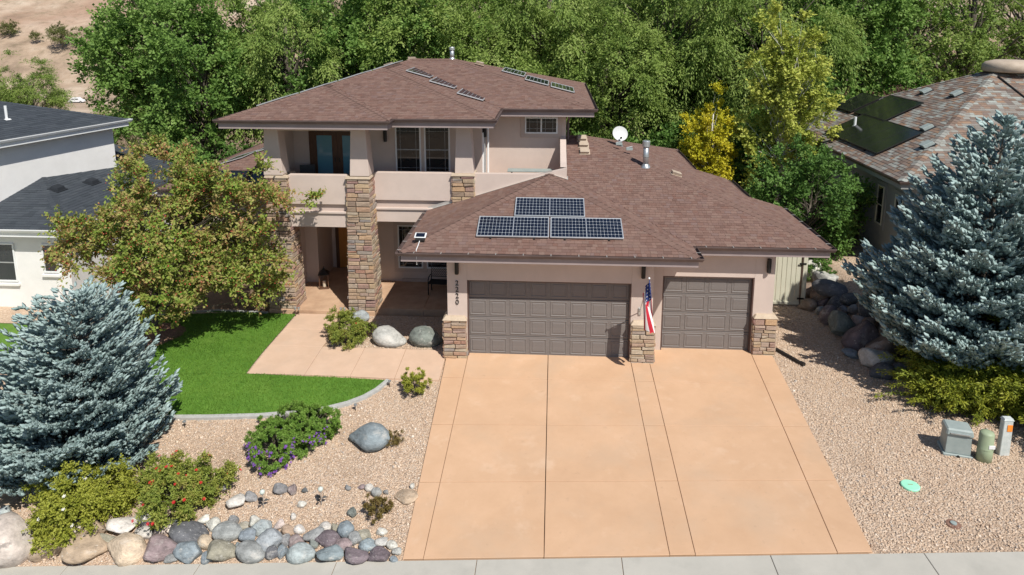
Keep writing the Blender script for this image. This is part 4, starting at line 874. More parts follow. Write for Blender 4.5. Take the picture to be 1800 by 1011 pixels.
p, s = at(1676, 922); t = thing('valve_cover', 'small rusty valve cover in the gravel near the pavement', 'valve cover', p); MB().lathe([(.15, -.02), (.14, .015), (.0, .03)], n=14).build('soil_ring', M['mulch'], t); MB().lathe([(.06, .02), (.06, .045), (.0, .05)], n=14).build('cap', M['utilgrey'], t)
# ------------------------------------------------------------------ rocks
def rock_meshes():
    out = []
    for k in range(9):
        bm = bmesh.new(); bmesh.ops.create_icosphere(bm, subdivisions=3, radius=.5); r_ = random.Random(k+3)
        planes_ = [(Vector((r_.gauss(0, 1), r_.gauss(0, 1), r_.gauss(0, 1))).normalized(), r_.uniform(.27, .42)) for _ in range(14 if k < 6 else 3)]
        from mathutils import noise as mn
        for v in bm.verts:
            for n_, d_ in planes_:
                e = v.co.dot(n_)-d_
                if e > 0: v.co -= n_*e*.93
            v.co *= 1+.10*mn.noise(v.co*2.6+Vector((k*7, 0, 0)))+.05*mn.noise(v.co*7+Vector((k*3, 5, 0)))
        me = bpy.data.meshes.new('rock'); bm.to_mesh(me); bm.free(); me.materials.append(M['rock']); me.polygons.foreach_set('use_smooth', [True]*len(me.polygons)); out.append(me)
    return out
RK = rock_meshes()
TONE = {'white': (.58, .55, .50), 'pinkwhite': (.56, .48, .43), 'cream': (.56, .45, .33), 'tan': (.42, .32, .23), 'brown': (.28, .21, .16), 'mauve': (.31, .245, .24), 'grey': (.27, .275, .27), 'bluegrey': (.24, .28, .30), 'dark': (.13, .135, .14), 'olive': (.30, .285, .22), 'lightblue': (.36, .395, .40), 'speck': (.42, .41, .385), 'plum': (.17, .14, .15), 'green': (.20, .225, .20)}
TW = {'white': 'whitish', 'pinkwhite': 'pinkish white', 'cream': 'cream', 'tan': 'tan', 'brown': 'brown', 'mauve': 'mauve', 'grey': 'grey', 'bluegrey': 'blue grey', 'dark': 'charcoal', 'olive': 'olive grey', 'lightblue': 'pale blue grey', 'speck': 'speckled grey', 'plum': 'dark plum', 'green': 'greenish grey'}
rkn = 0
def rock(px, py, wpx, hpx, tone, label, name='rock', cat='rock', group=None, sink=.28, zs=1.0, mesh=None, seed=None):
    global rkn; rkn += 1; rd = random.Random(rkn*13+1)
    p, s = at(px, py+hpx*.32); w_ = wpx*s; h_ = hpx*s
    o = link(name, RK[rd.randrange(9) if mesh is None else mesh], None, (p.x, p.y, p.z+h_*.5*zs*(1-sink*1.4)), (rd.uniform(-.25, .25), rd.uniform(-.25, .25), rd.uniform(0, 6.28)*0+rd.choice([0, math.pi])+rd.uniform(-.3, .3)), (w_*1.34, max(w_*.95, h_*1.05), h_*1.2*zs))
    c = TONE[tone]; k = rd.uniform(.88, 1.12); o.color = (c[0]*k, c[1]*k*rd.uniform(.97, 1.03), c[2]*k, 1)
    return tag(o, label, cat, group)
border = [(60,390,190,215,'pinkwhite'),(210,430,150,85,'tan'),(385,430,195,92,'tan'),(540,440,140,112,'cream'),(690,440,155,92,'mauve'),(525,340,122,84,'white'),(615,315,75,70,'white'),(620,380,84,62,'white'),(690,370,62,52,'pinkwhite'),(735,362,44,54,'pinkwhite'),(815,375,138,76,'dark'),(872,322,48,48,'white'),(912,340,50,58,'white'),(885,415,62,58,'cream'),(808,452,112,94,'bluegrey'),(730,485,60,42,'grey'),(890,480,52,58,'bluegrey'),(945,450,118,102,'olive'),(970,370,98,74,'grey'),(995,325,48,48,'grey'),(1033,350,64,44,'olive'),(1090,328,48,54,'white'),(1122,350,84,68,'lightblue'),(1062,385,68,68,'bluegrey'),(1150,405,118,98,'lightblue'),(1195,343,44,48,'pinkwhite'),(1237,365,52,42,'tan'),(1282,363,40,40,'white'),(1225,408,48,54,'grey'),(1270,412,64,62,'mauve'),(1070,455,104,80,'grey'),(1018,430,22,22,'bluegrey'),(1170,462,64,58,'dark'),(1210,455,42,58,'bluegrey'),(1288,460,94,84,'lightblue'),(1345,385,88,64,'grey'),(1385,355,52,46,'white'),(1340,425,42,40,'green'),(1400,402,86,62,'plum'),(1435,358,42,48,'olive'),(1478,363,54,74,'bluegrey'),(1468,428,60,56,'mauve'),(1520,400,62,64,'grey'),(1412,465,108,74,'bluegrey'),(1518,472,104,62,'plum'),(1562,388,62,48,'olive'),(1575,428,62,50,'bluegrey'),(1632,372,50,42,'white'),(1630,415,54,52,'speck'),(1620,470,92,64,'plum'),(1675,430,40,38,'white'),(1697,457,40,38,'speck'),(1683,492,30,28,'bluegrey'),(300,340,120,90,'pinkwhite'),(395,360,110,90,'tan'),(455,405,70,50,'olive'),(655,335,60,40,'dark'),(760,330,60,50,'dark'),(20,290,70,70,'lightblue'),(40,240,140,36,'tan')]
rowof = lambda y: 'lower' if y >= 440 else ('middle' if y >= 380 else 'upper')
ORD = lambda n: f"{n}{'th' if 10 <= n % 100 <= 20 else {1: 'st', 2: 'nd', 3: 'rd'}.get(n % 10, 'th')}"
rk_rows = {}
for q in sorted(border, key=lambda q: -q[0]):
    r_ = rowof(q[1]); rk_rows[r_] = rk_rows.get(r_, 0)+1; n = rk_rows[r_]
    szw = 'large ' if q[2]*q[3] > 11000 else ('small ' if q[2]*q[3] < 2600 else '')
    rock(q[0]/2.432, 780+q[1]/2.432, q[2]/2.432, q[3]/2.432, q[4], f'{szw}{TW[q[4]]} rock, {ORD(n)} from the driveway in the {r_} row of the border', group='rocks of the front border', zs=.86)
loose = [(1200,193,60,50,'grey','larger of two grey stones right of the first globe light'),(1253,196,40,44,'mauve','mauve grey stone beside a larger grey one on the gravel'),(1303,200,26,24,'dark','tiny charcoal stone between the two globe lights'),(1072,228,52,48,'grey','grey stone left of the first globe light'),(1008,247,74,62,'white','white angular stone right of the red rose bush'),(1290,258,42,32,'white','flat white stone between the globe lights'),(1252,312,24,28,'white','small white stone just above the rock border'),(1508,293,40,40,'green','greenish grey stone left of the small dry shrub'),(1580,188,34,30,'white','small white stone beside a grey stone above the dry shrub'),(1608,208,36,36,'grey','grey stone just above the small dry shrub'),(1487,188,28,22,'grey','small grey stone right of the second globe light'),(1545,185,32,16,'mauve','thin mauve stone right of the second globe light'),(1650,207,24,22,'grey','small grey stone left of the flat tan slab'),(1735,226,84,28,'tan','flat tan stone slab touching the driveway edge'),(1763,182,20,26,'white','small white stone by the driveway edge'),(955,185,32,52,'speck','speckled stone half hidden beside the rose bush'),(1100,60,1,1,'','')]
for q in loose:
    if q[4]: rock(q[0]/2.432, 780+q[1]/2.432, q[2]/2.432, q[3]/2.432, q[4], q[5], group='loose stones on the gravel', sink=.2)
for q in [(648, 767, 60, 44, 'bluegrey', 'smooth blue grey boulder on the gravel right of the purple bush'), (686, 592, 48, 36, 'speck', 'speckled pale boulder by the walk, left of two'), (750, 592, 46, 38, 'green', 'grey green pointed boulder beside the left garage pier'), (628, 556, 34, 24, 'lightblue', 'pale boulder at the foot of the middle column behind the shrub')]: rock(*q[:5], q[5], 'boulder', 'boulder', sink=.15, zs=.85, mesh=6+len(q[4]) % 3)
bank = [(215,275,95,115,'white'),(300,320,130,95,'speck'),(210,385,110,78,'brown'),(262,270,24,40,'white'),(295,266,32,28,'white'),(345,380,170,80,'dark'),(275,415,95,95,'brown'),(370,455,110,78,'dark'),(450,437,105,72,'dark'),(295,455,56,64,'plum'),(410,497,66,66,'grey'),(470,495,66,60,'grey'),(335,535,98,98,'plum'),(500,565,100,80,'pinkwhite'),(400,590,140,140,'green'),(510,670,160,160,'plum'),(455,752,96,48,'bluegrey'),(600,790,175,115,'white'),(660,720,190,140,'brown'),(640,860,120,74,'dark'),(740,855,100,84,'dark'),(195,465,88,54,'brown'),(275,500,50,44,'grey'),(560,500,90,90,'dark'),(570,590,90,80,'brown')]
bw = sorted(range(len(bank)), key=lambda i: bank[i][1]); 
for n, i in enumerate(bw):
    q = bank[i]; szw = 'huge ' if q[2]*q[3] > 16000 else ('small ' if q[2]*q[3] < 3500 else '')
    rock(1360+q[0]/3.37, 400+q[1]/3.37, q[2]/3.37, q[3]/3.37, q[4], f'{szw}{TW[q[4]]} boulder, {ORD(n+1)} down from the gate in the pile below the big spruce', 'boulder', 'boulder', 'boulders holding the bank by the gate', sink=.2, zs=1.2)
wl = thing('retaining_wall', 'shaded stone retaining wall behind the boulders by the gate', 'wall', (0, 0, 0))
rd = random.Random(4)
for r_ in range(5):
    x = 11.1
    while x < 15.2:
        s_ = rd.uniform(.35, .75); z = gz(12.5, 7.9)-1.0+r_*.3+.1; o = link('stone', RK[rd.randrange(9)], wl, (x+s_/2, 8.0, z+.14), (0, 0, rd.choice([0, math.pi])), (s_*1.15, .5, .36)); o.color = (*[c*rd.uniform(.8, 1.2) for c in TONE['olive']], 1); x += s_
# ------------------------------------------------------------------ neighbouring houses
nl = thing('white_house', 'white stucco house with dark slate roof at the left', 'house', (0, 0, 0))
X0, Y0, zE = -14.3, 2.65, 2.87
MB().box(-26, -14.75, 3.1, 10, -.5, 2.8).build('wall', M['nbwhite'], nl)
nf = lambda x, y: zE+.32*(y-Y0); ne = lambda x, y: zE+.32*(X0-x)
planes = [(p3(nf, (-26, Y0), (X0, Y0), (X0-4.4, Y0+4.4), (-26, Y0+4.4)), (0, 1)), (p3(ne, (X0, Y0), (X0, 12), (X0-4.4, 12), (X0-4.4, Y0+4.4)), (0, 1))]
roof(nl, 'roof', planes, [((X0, Y0, zE), (X0-4.4, Y0+4.4, nf(0, Y0+4.4))), ((X0-4.4, Y0+4.4, nf(0, Y0+4.4)), (X0-4.4, 12, nf(0, Y0+4.4)))], M['slatebase'], M['slate'], M['slate'], seed=60, course=.16, wmin=.2, wmax=.5)
eaves(nl, [(-26, Y0, zE), (X0, Y0, zE), (X0, 12, zE)], brackets=False, fm='white', gm='white')
window(-15.72, -15.17, 3.1, 1.12, 2.2, 1, nl, split=True, prairie=False); window(-17.6, -16.75, 3.1, .75, 2.2, 1, nl, split=True, prairie=False)
for a, b_, c in [(-15.78, -15.1, 1.06), (-17.66, -16.69, .69)]: MB().box(a, b_, 3.0, 3.12, c-.08, c).build('window_sill', M['nbwhite'], nl)
for k, (x, y) in enumerate([(-16.6, 5.4), (-16.3, 7.0), (-16.1, 8.6)]):
    t = thing('roof_vent', f'low dark roof vent, {["nearest","middle","farthest"][k]} of three on the white house', 'roof vent', (x, y, ne(x, y)+.01), group='vents on the white house'); t.rotation_euler = (0, math.atan(.32), 0)
    MB().box(-.22, .22, -.3, .3, 0, .03).build('flange', M['slatebase'], t); MB().frustum((0, 0, .03), (.17, .24), (-.03, 0, .14), (.13, .2)).build('hood', M['slatebase'], t, bevel=.012)
# upper storey of the white house, turned a little
ang = math.atan2(1.4, 5.5); e1 = Vector((math.sin(ang), math.cos(ang), 0)); e2 = Vector((-math.cos(ang), math.sin(ang), 0)); Cn = Vector((-16.2, 9.7, 5.75))
q = lambda a, b_, z=0: Cn+e1*a+e2*b_+Vector((0, 0, z))
MB().add([q(-16, .45, -6), q(-.45, .45, -6), q(-.45, 9, -6), q(-16, 9, -6), q(-16, .45, -.1), q(-.45, .45, -.1), q(-.45, 9, -.1), q(-16, 9, -.1)], [(0, 1, 5, 4), (1, 2, 6, 5), (2, 3, 7, 6), (3, 0, 4, 7), (4, 5, 6, 7)]).build('wall', M['nbwhite'], nl)
planes = [([q(-16, 0), q(0, 0), q(-5, 5, 1.6), q(-16, 5, 1.6)], (0, 1)), ([q(0, 0), q(0, 10), q(-5, 5, 1.6)], (0, 1)), ([q(0, 10), q(-16, 10), q(-16, 5, 1.6), q(-5, 5, 1.6)], (0, 1))]
roof(nl, 'roof', planes, [(q(0, 0), q(-5, 5, 1.6)), (q(-5, 5, 1.6), q(-16, 5, 1.6))], M['slatebase'], M['slate'], M['slate'], seed=70, course=.16, wmin=.2, wmax=.5)
fb = MB(); sweep(fb, FASC, [q(-16, 0), q(0, 0), q(0, 10)]); fb.build('fascia', M['white'], nl)
gb = MB(); sweep(gb, GUT, [q(-16, 0), q(0, 0), q(0, 10)]); gb.build('gutter', M['white'], nl)
t = thing('vent_pipe', 'white plastic vent pipe on the upper slate roof', 'vent pipe', q(-4.2, 1.6, .48)); MB().lathe([(.05, 0), (.05, .55)], n=12).build('pipe', M['white'], t); MB().lathe([(.16, 0), (.12, .04)], n=12).build('boot', M['white'], t)
nr_ = thing('grey_house', 'grey stucco house with mixed brown shingle roof at the right', 'house', (0, 0, 0))
xE, yE, zR = 14.75, 4.9, 4.5
MB().box(15.3, 30, 5.5, 18, .3, 4.4).build('wall', M['nbgrey'], nr_)
rw = lambda x, y: zR+.5*(x-xE); rff = lambda x, y: zR+.5*(y-yE); rbb = lambda x, y: zR+.5*(18.9-y)
planes = [(p3(rw, (xE, 18.9), (xE, yE), (xE+7, yE+7)), (0, 1)), (p3(rff, (xE, yE), (33, yE), (33, yE+7), (xE+7, yE+7)), (0, 1)), (p3(rbb, (33, 18.9), (xE, 18.9), (xE+7, yE+7), (33, yE+7)), (0, 1))]
roof(nr_, 'roof', planes, [((xE, yE, zR), (xE+7, yE+7, zR+3.5)), ((xE, 18.9, zR), (xE+7, yE+7, zR+3.5)), ((xE+7, yE+7, zR+3.5), (33, yE+7, zR+3.5))], M['roofbase'], M['mixsh'], M['mixsh'], seed=80, course=.15, wmin=.15, wmax=.36)
eaves(nr_, [(xE, 18.9, zR), (xE, yE, zR), (33, yE, zR)], brackets=False, fm='nbgrey', gm='gutter')
window(7.2, 7.75, 15.3, 2.2, 3.75, 1, nr_, frame='cream', split=True, prairie=False, ax='y', sgn=-1, trim='nbgrey'); window(5.7, 6.3, 15.3, 2.95, 3.7, 1, nr_, frame='cream', prairie=False, ax='y', sgn=-1, trim='nbgrey')
MB().lathe([(.95, 0), (1.02, .05), (1.02, .3), (.9, .42), (.6, .5)], (22.2, 11.9, zR+3.35), 28).build('round_vent', M['tan_metal'], nr_, True)
MB().tube([(xE+6.6, 11.2, rff(0, 11.2)+.05), (xE+6.9, 9.6, rff(0, 9.6)+.04), (xE+7.3, 8.2, rff(0, 8.2)+.04), (xE+7.3, 7.2, rff(0, 7.2)+.04)], .035, 6).build('cable', M['black'], nr_); MB().tube([(16.6, 6.3, rff(0, 6.3)+.05), (16.2, 5.7, rff(0, 5.7)+.05), (16.3, 5.0, zR+.06)], .03, 6).build('cable', M['black'], nr_)
nv_ = Vector((1, 0, .5)).normalized()
for k, (x, y, wd, hh) in enumerate([(15.3, 13.6, 5.45, 1.95), (16.95, 14.6, 3.15, 1.85), (16.9, 16.9, 2.1, 1.6)]):
    l = ['large lower black solar array on the grey house roof', 'upper black solar array on the grey house roof', 'left rear black solar array on the grey house roof'][k]
    t = solar(l, (x, y, rw(x, 0)), (0, -1, 0), (1, 0, .5), wd, hh, 1, 1, 'black solar arrays on the grey house', black=True, lift=.12)
    n_ = round(wd/1.05)
    for i in range(1, n_): MB().box(wd*i/n_-.008, wd*i/n_+.008, .03, hh-.03, -.013, -.008).build('panel_seam', M['black'], t)
for k, (x, y) in enumerate([(17.35, 8.6), (16.55, 6.9), (19.4, 13.0), (19.6, 10.9)]):
    t = thing('roof_vent', ['grey roof vent right of the lower black solar array', 'grey roof vent nearest the blue spruce on the grey house', 'grey roof vent farthest up the grey house roof', 'grey roof vent near the hip of the grey house roof'][k], 'roof vent', (x, y, rw(x, 0)+.01)); t.rotation_euler = (0, -math.atan(.5), 0)
    MB().box(-.25, .25, -.22, .22, 0, .02).build('flange', M['slatebase'], t); MB().frustum((0, 0, .02), (.2, .17), (-.04, 0, .16), (.2, .17)).build('hood', M['utilgrey'], t, bevel=.012)
t = thing('vent_pipe', 'white vent pipe standing at the black solar arrays', 'vent pipe', (16.2, 12.6, rw(16.2, 0))); MB().lathe([(.06, -.1), (.06, .5)], n=12).build('pipe', M['white'], t); MB().lathe([(.15, .02), (.08, .12)], n=12).build('boot', M['galv'], t)
# far parked car below the hill
cp = at(136, 181)[0]; car = thing('parked_car', 'tiny white car parked far off at the foot of the hill', 'car', cp, R(8))
cw = mat('car_white', (.75, .76, .77), None, rough=.3)
prof = [(-2.3, .35), (-2.3, .85), (-2.1, 1.05), (-1.7, 1.15), (-1.2, 1.7), (.7, 1.75), (1.3, 1.12), (2.2, .98), (2.35, .7), (2.35, .35)]
b = MB(); n = len(prof); b.add([(x, -.9, z) for x, z in prof]+[(x, .9, z) for x, z in prof], [tuple(range(n)), tuple(range(n, 2*n))[::-1]]+[(i, i+n, (i+1) % n+n, (i+1) % n) for i in range(n)]); b.build('body', cw, car, bevel=.06)
for x0, x1 in ((-1.35, -.35), (-.28, .85)): MB().add([(x0, -.925, 1.15), (x1, -.925, 1.15), (x1-.25, -.88, 1.62), (x0+.2, -.88, 1.62)], [(0, 1, 2, 3)]).build('window', M['glass'], car)
for x in (-1.45, 1.45):
    for y in (-.88, .88): wh = MB().lathe([(.34, -.1), (.36, -.05), (.36, .05), (.34, .1)], n=18).build('wheel', M['black'], car, loc=(x, y, .34), rot=(R(90), 0, 0)); MB().lathe([(.2, -.11), (.2, .11)], n=14).build('rim', M['galv'], wh)
# ------------------------------------------------------------------ vegetation
def norm(a): return a/np.maximum(np.linalg.norm(a, axis=-1, keepdims=True), 1e-9)
def leaf_mesh(name, base, dirs, nrm, ln, wd, rnd, m):
    dirs = norm(dirs); side = norm(np.cross(dirs, nrm)); up = np.cross(side, dirs)
    V = np.empty((len(base), 4, 3)); l = ln[:, None]; ww_ = wd[:, None]
    V[:, 0] = base; V[:, 1] = base+dirs*l*.45+side*ww_*.5+up*l*.06; V[:, 2] = base+dirs*l; V[:, 3] = base+dirs*l*.45-side*ww_*.5+up*l*.06
    return fast_mesh(name, V.reshape(-1, 3), np.arange(len(base)*4).reshape(-1, 4), m, np.clip(rnd, 0, 1))
def clump_leaves(C, rad, out, ntwig, nleaf, ln, wd, r, droop=.15, up=.35, spread=1.0, crown_r=None):
    """C (n,3) clump centres with radius rad; twigs radiate from each, leaves along twigs"""
    n = len(C); T = norm(out[:, None, :]*.55+r.normal(0, .75*spread, (n, ntwig, 3))+np.array([0, 0, up])); sj = .7 if spread >= 1 else .32; L = rad[:, None, None]*r.uniform(.5, 1.15, (n, ntwig, 1))
    t = r.uniform(.15, 1, (n, ntwig, nleaf, 1))
    p = C[:, None, None, :]+T[:, :, None, :]*L[:, :, None, :]*t; p[..., 2] -= droop*(t[..., 0]**2)*L[:, :, 0][:, :, None]
    p = p+r.normal(0, 1, p.shape)*ln*(.25 if spread >= 1 else .45); d = norm(T[:, :, None, :]*.8+r.normal(0, sj, p.shape)-np.array([0, 0, droop*1.2])); nm = norm(r.normal(0, .6, p.shape)+np.array([0, 0, .8])+out[:, None, None, :]*.5)
    cr = r.uniform(0, 1, n)[:, None, None]*.40+r.uniform(0, 1, (n, ntwig))[:, :, None]*.35+r.uniform(0, 1, (n, ntwig, nleaf))*.25
    k = n*ntwig*nleaf
    return p.reshape(k, 3), d.reshape(k, 3), nm.reshape(k, 3), ln*r.uniform(.65, 1.25, k), wd*r.uniform(.7, 1.2, k), cr.reshape(k)
def crown_points(n, ctr, rad, r, inner=.35, low=-.75):
    out = []
    while len(out) < n:
        v = r.normal(0, 1, 3); v /= np.linalg.norm(v)
        if v[2] < low: continue
        k = r.uniform(inner**2, 1)**.5
        lump = 1+.27*math.sin(3*math.atan2(v[1], v[0])+ctr[0])+.14*math.sin(5*v[2]+2*math.atan2(v[1], v[0]))
        out.append((v*k*lump*rad, v))
    return np.array([o[0] for o in out])+ctr, np.array([o[1] for o in out])
def limbs(mb, C, base, h0, r0, r, n=5, frac=.7, lean=(0, 0)):
    top = Vector((lean[0], lean[1], h0)); pts = [Vector((0, 0, -.2))]; rd_ = [r0*1.25]
    for k in range(1, 6):
        t = k/5; pts.append(Vector((top.x*t+r.normal(0, .04)*h0*.25, top.y*t+r.normal(0, .04)*h0*.25, h0*t))); rd_.append(r0*(1-.65*t))
    mb.tube(pts, rd_, 9)
    for c in C:
        c = Vector(c); t = np.clip((c.z-c.length*.25)/h0, .18, 1)*r.uniform(.65, 1); t = max(.15, min(.98, t)); i = min(4, int(t*5)); f = t*5-i; s = pts[i].lerp(pts[i+1], f)
        m1 = s.lerp(c, .5)+Vector((r.normal(0, .08), r.normal(0, .08), abs(r.normal(0, .08))))*(c-s).length; q0 = r0*(1-.6*t)*.42
        mb.tube([s, s.lerp(m1, .55)+Vector((0, 0, .02)), m1, c], [q0, q0*.7, q0*.45, q0*.12], n, cap=False)
def tree_parts(seed, h, ctr, rad, nclump, crad, ntwig, nleaf, ln, wd, leafm, barkm, r0, trunk_h=None, droop=.15, up=.35, inner=.35, low=-.75, spread=1.0, lean=(0, 0), limb_every=2):
    r = np.random.default_rng(seed); C, out = crown_points(nclump, np.array(ctr, float), np.array(rad, float), r, inner, low)
    cr = crad*r.uniform(.7, 1.3, nclump)
    me = leaf_mesh('crown', *clump_leaves(C, cr, out, ntwig, nleaf, ln, wd, r, droop, up, spread), M[leafm])
    b = MB(); limbs(b, C[::limb_every], 0, trunk_h or h*.8, r0, r, lean=lean)
    return me, b.mesh('trunk', M[barkm], True)
def place_tree(parts, loc, rz, sc, label, cat='tree', name='tree', group=None, crown='crown', trunk='trunk'):
    t = thing(name, label, cat, loc, rz, group); t.scale = sc if hasattr(sc, '__len__') else (sc, sc, sc)
    link(trunk, parts[1], t); link(crown, parts[0], t); return t
# background kinds, built once and copied
K = {
 'cotton': tree_parts(101, 13, (0, 0, 8), (4.6, 4.6, 5.6), 170, 1.15, 18, 17, .19, .145, 'lf_cotton', 'bark', .32, 11, .1, .35, inner=.5),
 'elm': tree_parts(102, 12, (0, 0, 7.2), (4.4, 4.4, 5.4), 140, 1.4, 20, 20, .18, .085, 'lf_elm', 'bark', .28, 10, .45, .25, spread=.8, inner=.5),
 'willow': tree_parts(103, 13, (0, 0, 7.6), (4.3, 4.3, 5.8), 125, 1.7, 20, 22, .19, .07, 'lf_elm', 'bark', .3, 11, .75, .3, spread=.75, inner=.5),
 'dark': tree_parts(104, 12, (0, 0, 6.8), (4.0, 4.0, 5.6), 150, 1.15, 18, 17, .18, .12, 'lf_dark', 'bark', .3, 10, .2, .3, inner=.5),
 'open': tree_parts(107, 13, (0, 0, 8), (4.4, 4.4, 5.4), 62, 1.25, 16, 16, .19, .11, 'lf_elm', 'bark', .36, 11.5, .25, .3, inner=.55, limb_every=1),
 'bush': tree_parts(105, 4, (0, 0, 1.9), (2.2, 2.2, 2.0), 75, .75, 13, 12, .16, .10, 'lf_dark', 'bark', .09, 2.4, .2, .3, low=-.95),
 'olivebush': tree_parts(106, 4, (0, 0, 1.8), (2.2, 2.2, 1.8), 60, .8, 12, 12, .17, .09, 'lf_olive', 'bark', .09, 2.2, .2, .3, low=-.95)}
trees = [
 ('cotton', -22.2, 24, 1.06, 'broad cottonwood standing behind the white house'), ('cotton', -18.6, 21.5, .92, 'cottonwood with thick crown between the two houses'), ('willow', -14.0, 23, 1.05, 'feathery tree rising behind the left slope of the upper roof'),
 ('dark', -10.8, 27, 1.2, 'dark green tree behind the left hip of the upper roof'), ('cotton', -8.0, 24, 1.08, 'bright tree above the left half of the upper roof'), ('elm', -4.6, 25, 1.12, 'yellow green tree above the middle of the upper ridge'),
 ('elm', -1.0, 23, 1.02, 'yellow green tree right behind the ridge flue pipe'), ('willow', 2.2, 25, 1.12, 'drooping tree above the right solar panels'), ('elm', 5.6, 22.5, 1.0, 'tree with hanging sprays behind the right eave of the upper roof'),
 ('willow', 9.2, 24, 1.14, 'large weeping tree behind the satellite dish'), ('dark', 12.6, 26, 1.22, 'dark tree between the weeping tree and the aspen'), ('willow', 14.6, 22.0, .98, 'feathery tree behind the yellow tree'),
 ('cotton', 18.6, 27, 1.1, 'round green tree behind the aspen'), ('cotton', 22.6, 29, 1.08, 'green tree at the left end of the grey house roof'), ('open', 26.8, 31, 1.15, 'dark tree behind the middle of the grey house roof'), ('open', 31.5, 32, 1.1, 'thin crowned tree behind the round roof vent'), ('open', 36.5, 31, 1.05, 'tree at the far right behind the grey house'),
 ('elm', -30.5, 38, .95, 'tree at the left edge beyond the white house'), ('elm', -48, 45, .74, 'rounded tree at the left edge in front of the bare hill'), ('olive', -36, 45, 1.0, 'small tree on the flat below the hill'),
 ('dark', -16.5, 36, 1.35, 'tall dark tree in the second row, left'), ('cotton', -6, 37, 1.4, 'tall tree in the second row above the upper roof'), ('dark', 3, 36, 1.4, 'tall dark tree in the second row behind the right solar panels'), ('elm', 12, 38, 1.45, 'tall tree in the second row behind the weeping tree'), ('dark', 21, 39, 1.4, 'tall dark tree in the second row behind the aspen'), ('open', 31, 44, 1.4, 'tall tree in the second row behind the grey house'), ('open', 43, 44, 1.4, 'tall tree in the second row at the right edge')]
for i, (k, x, y, s, l) in enumerate(trees):
    kk = 'elm' if k == 'olive' else k; s2 = s*(.55 if k == 'olive' else 1)
    place_tree(K[kk], (x, y, gz(x, y)-.1), (i*2.399) % 6.28, (s2, s2, s2*(1+.06*math.sin(i*3))), l, name='tree', group='trees behind the houses')
bushes = [('bush', -17.5, 17.5, 1.0, 'dark bush left of the back wing, nearer the white house'), ('bush', -14.2, 18.5, .95, 'dark bush behind the back wing roof'), ('olivebush', -20.5, 19, 1.0, 'olive bush behind the white house corner'), ('olivebush', -11.5, 19.5, 1.0, 'olive bush behind the back wing solar panels'), ('bush', 8.6, 18.5, 1.25, 'dark bush behind the satellite dish'), ('bush', 11.8, 18.8, 1.35, 'dark bush left of the yellow tree'), ('bush', 14.6, 17.5, 1.2, 'dark bush between the yellow tree and the aspen'), ('bush', 4.8, 17.8, 1.1, 'dark bush behind the right end of the upper roof'), ('bush', 18.2, 21, 1.4, 'dark bush behind the aspen at the grey house'), ('bush', 22, 22, 1.4, 'dark bush behind the ridge of the grey house'), ('bush', 27, 23, 1.4, 'dark bush behind the round vent of the grey house'), ('olivebush', -25, 32, .8, 'olive bush behind the white house, right of the parked car'), ('olivebush', -38, 40, 1.0, 'olive scrub left of the parked car'), ('olivebush', -42, 60, 1.5, 'scrub at the foot of the hill, right of the car'), ('olivebush', -70, 66, 1.6, 'scrub at the foot of the hill, left of the car')]
for i, (k, x, y, s, l) in enumerate(bushes): place_tree(K[k], (x, y, gz(x, y)-.05), i*1.7, s, l, 'bush', 'bush', 'bushes behind the houses', 'foliage', 'stem')
for i in range(34):
    x = -330+i*8.3+(i*37 % 11); y = 222+(i*53 % 110); place_tree(K['olivebush'], (x, y, gz(x, y)-.3), i*2.1, 1.0+.6*(i % 3), f'scrub on the bare hillside, {ORD(i+1)} from the left', 'bush', 'bush', 'scrub on the hillside', 'foliage', 'stem')
# aspen, yellow tree, dark round shrub, red twigs
pa = tree_parts(201, 9.6, (0, 0, 6.0), (1.75, 1.75, 4.2), 170, .7, 16, 14, .125, .115, 'lf_aspen', 'barkpale', .12, 8.8, .1, .5, inner=.2, low=-.97, limb_every=1)
place_tree(pa, (13.45, 13.8, gz(13.4, 13.8)), .6, (1, 1, .95), 'tall yellow green aspen with white trunk beside the grey house', name='aspen_tree')
py_ = tree_parts(202, 5.6, (0, 0, 3.1), (1.25, 1.25, 2.6), 120, .55, 15, 14, .10, .085, 'lf_yellow', 'barkpale', .07, 5.0, .05, .8, inner=.15, low=-.97, limb_every=1)
place_tree(py_, (10.25, 14.6, .3), 0, (1, 1, 1.05), 'small bright yellow tree behind the lower right roof', name='yellow_tree')
ps = tree_parts(203, 4.6, (0, 0, 2.4), (2.15, 2.0, 2.15), 150, .62, 14, 13, .12, .085, 'lf_dark', 'bark', .1, 2.6, .1, .35, inner=.5, low=-.98)
place_tree(ps, (12.55, 7.4, .35), 0, (1, 1, 1.0), 'dense round green shrub between the house and the grey house', 'shrub', 'shrub', None, 'foliage', 'stem')
pr = tree_parts(204, 3, (0, 0, 1.6), (2.6, 1.2, 1.4), 60, .7, 14, 6, .12, .04, 'lf_red', 'bark', .05, 1.6, .0, 1.1, low=-.9)
for k, (x, y) in enumerate([(21.5, 20.5), (25.0, 20.5)]): place_tree(pr, (x, y, gz(x, y)+2.6), k*2, 1.0, ['reddish bare shrub behind the left part of the grey roof', 'reddish bare shrub behind the round roof vent'][k], 'shrub', 'shrub', None, 'foliage', 'stem')
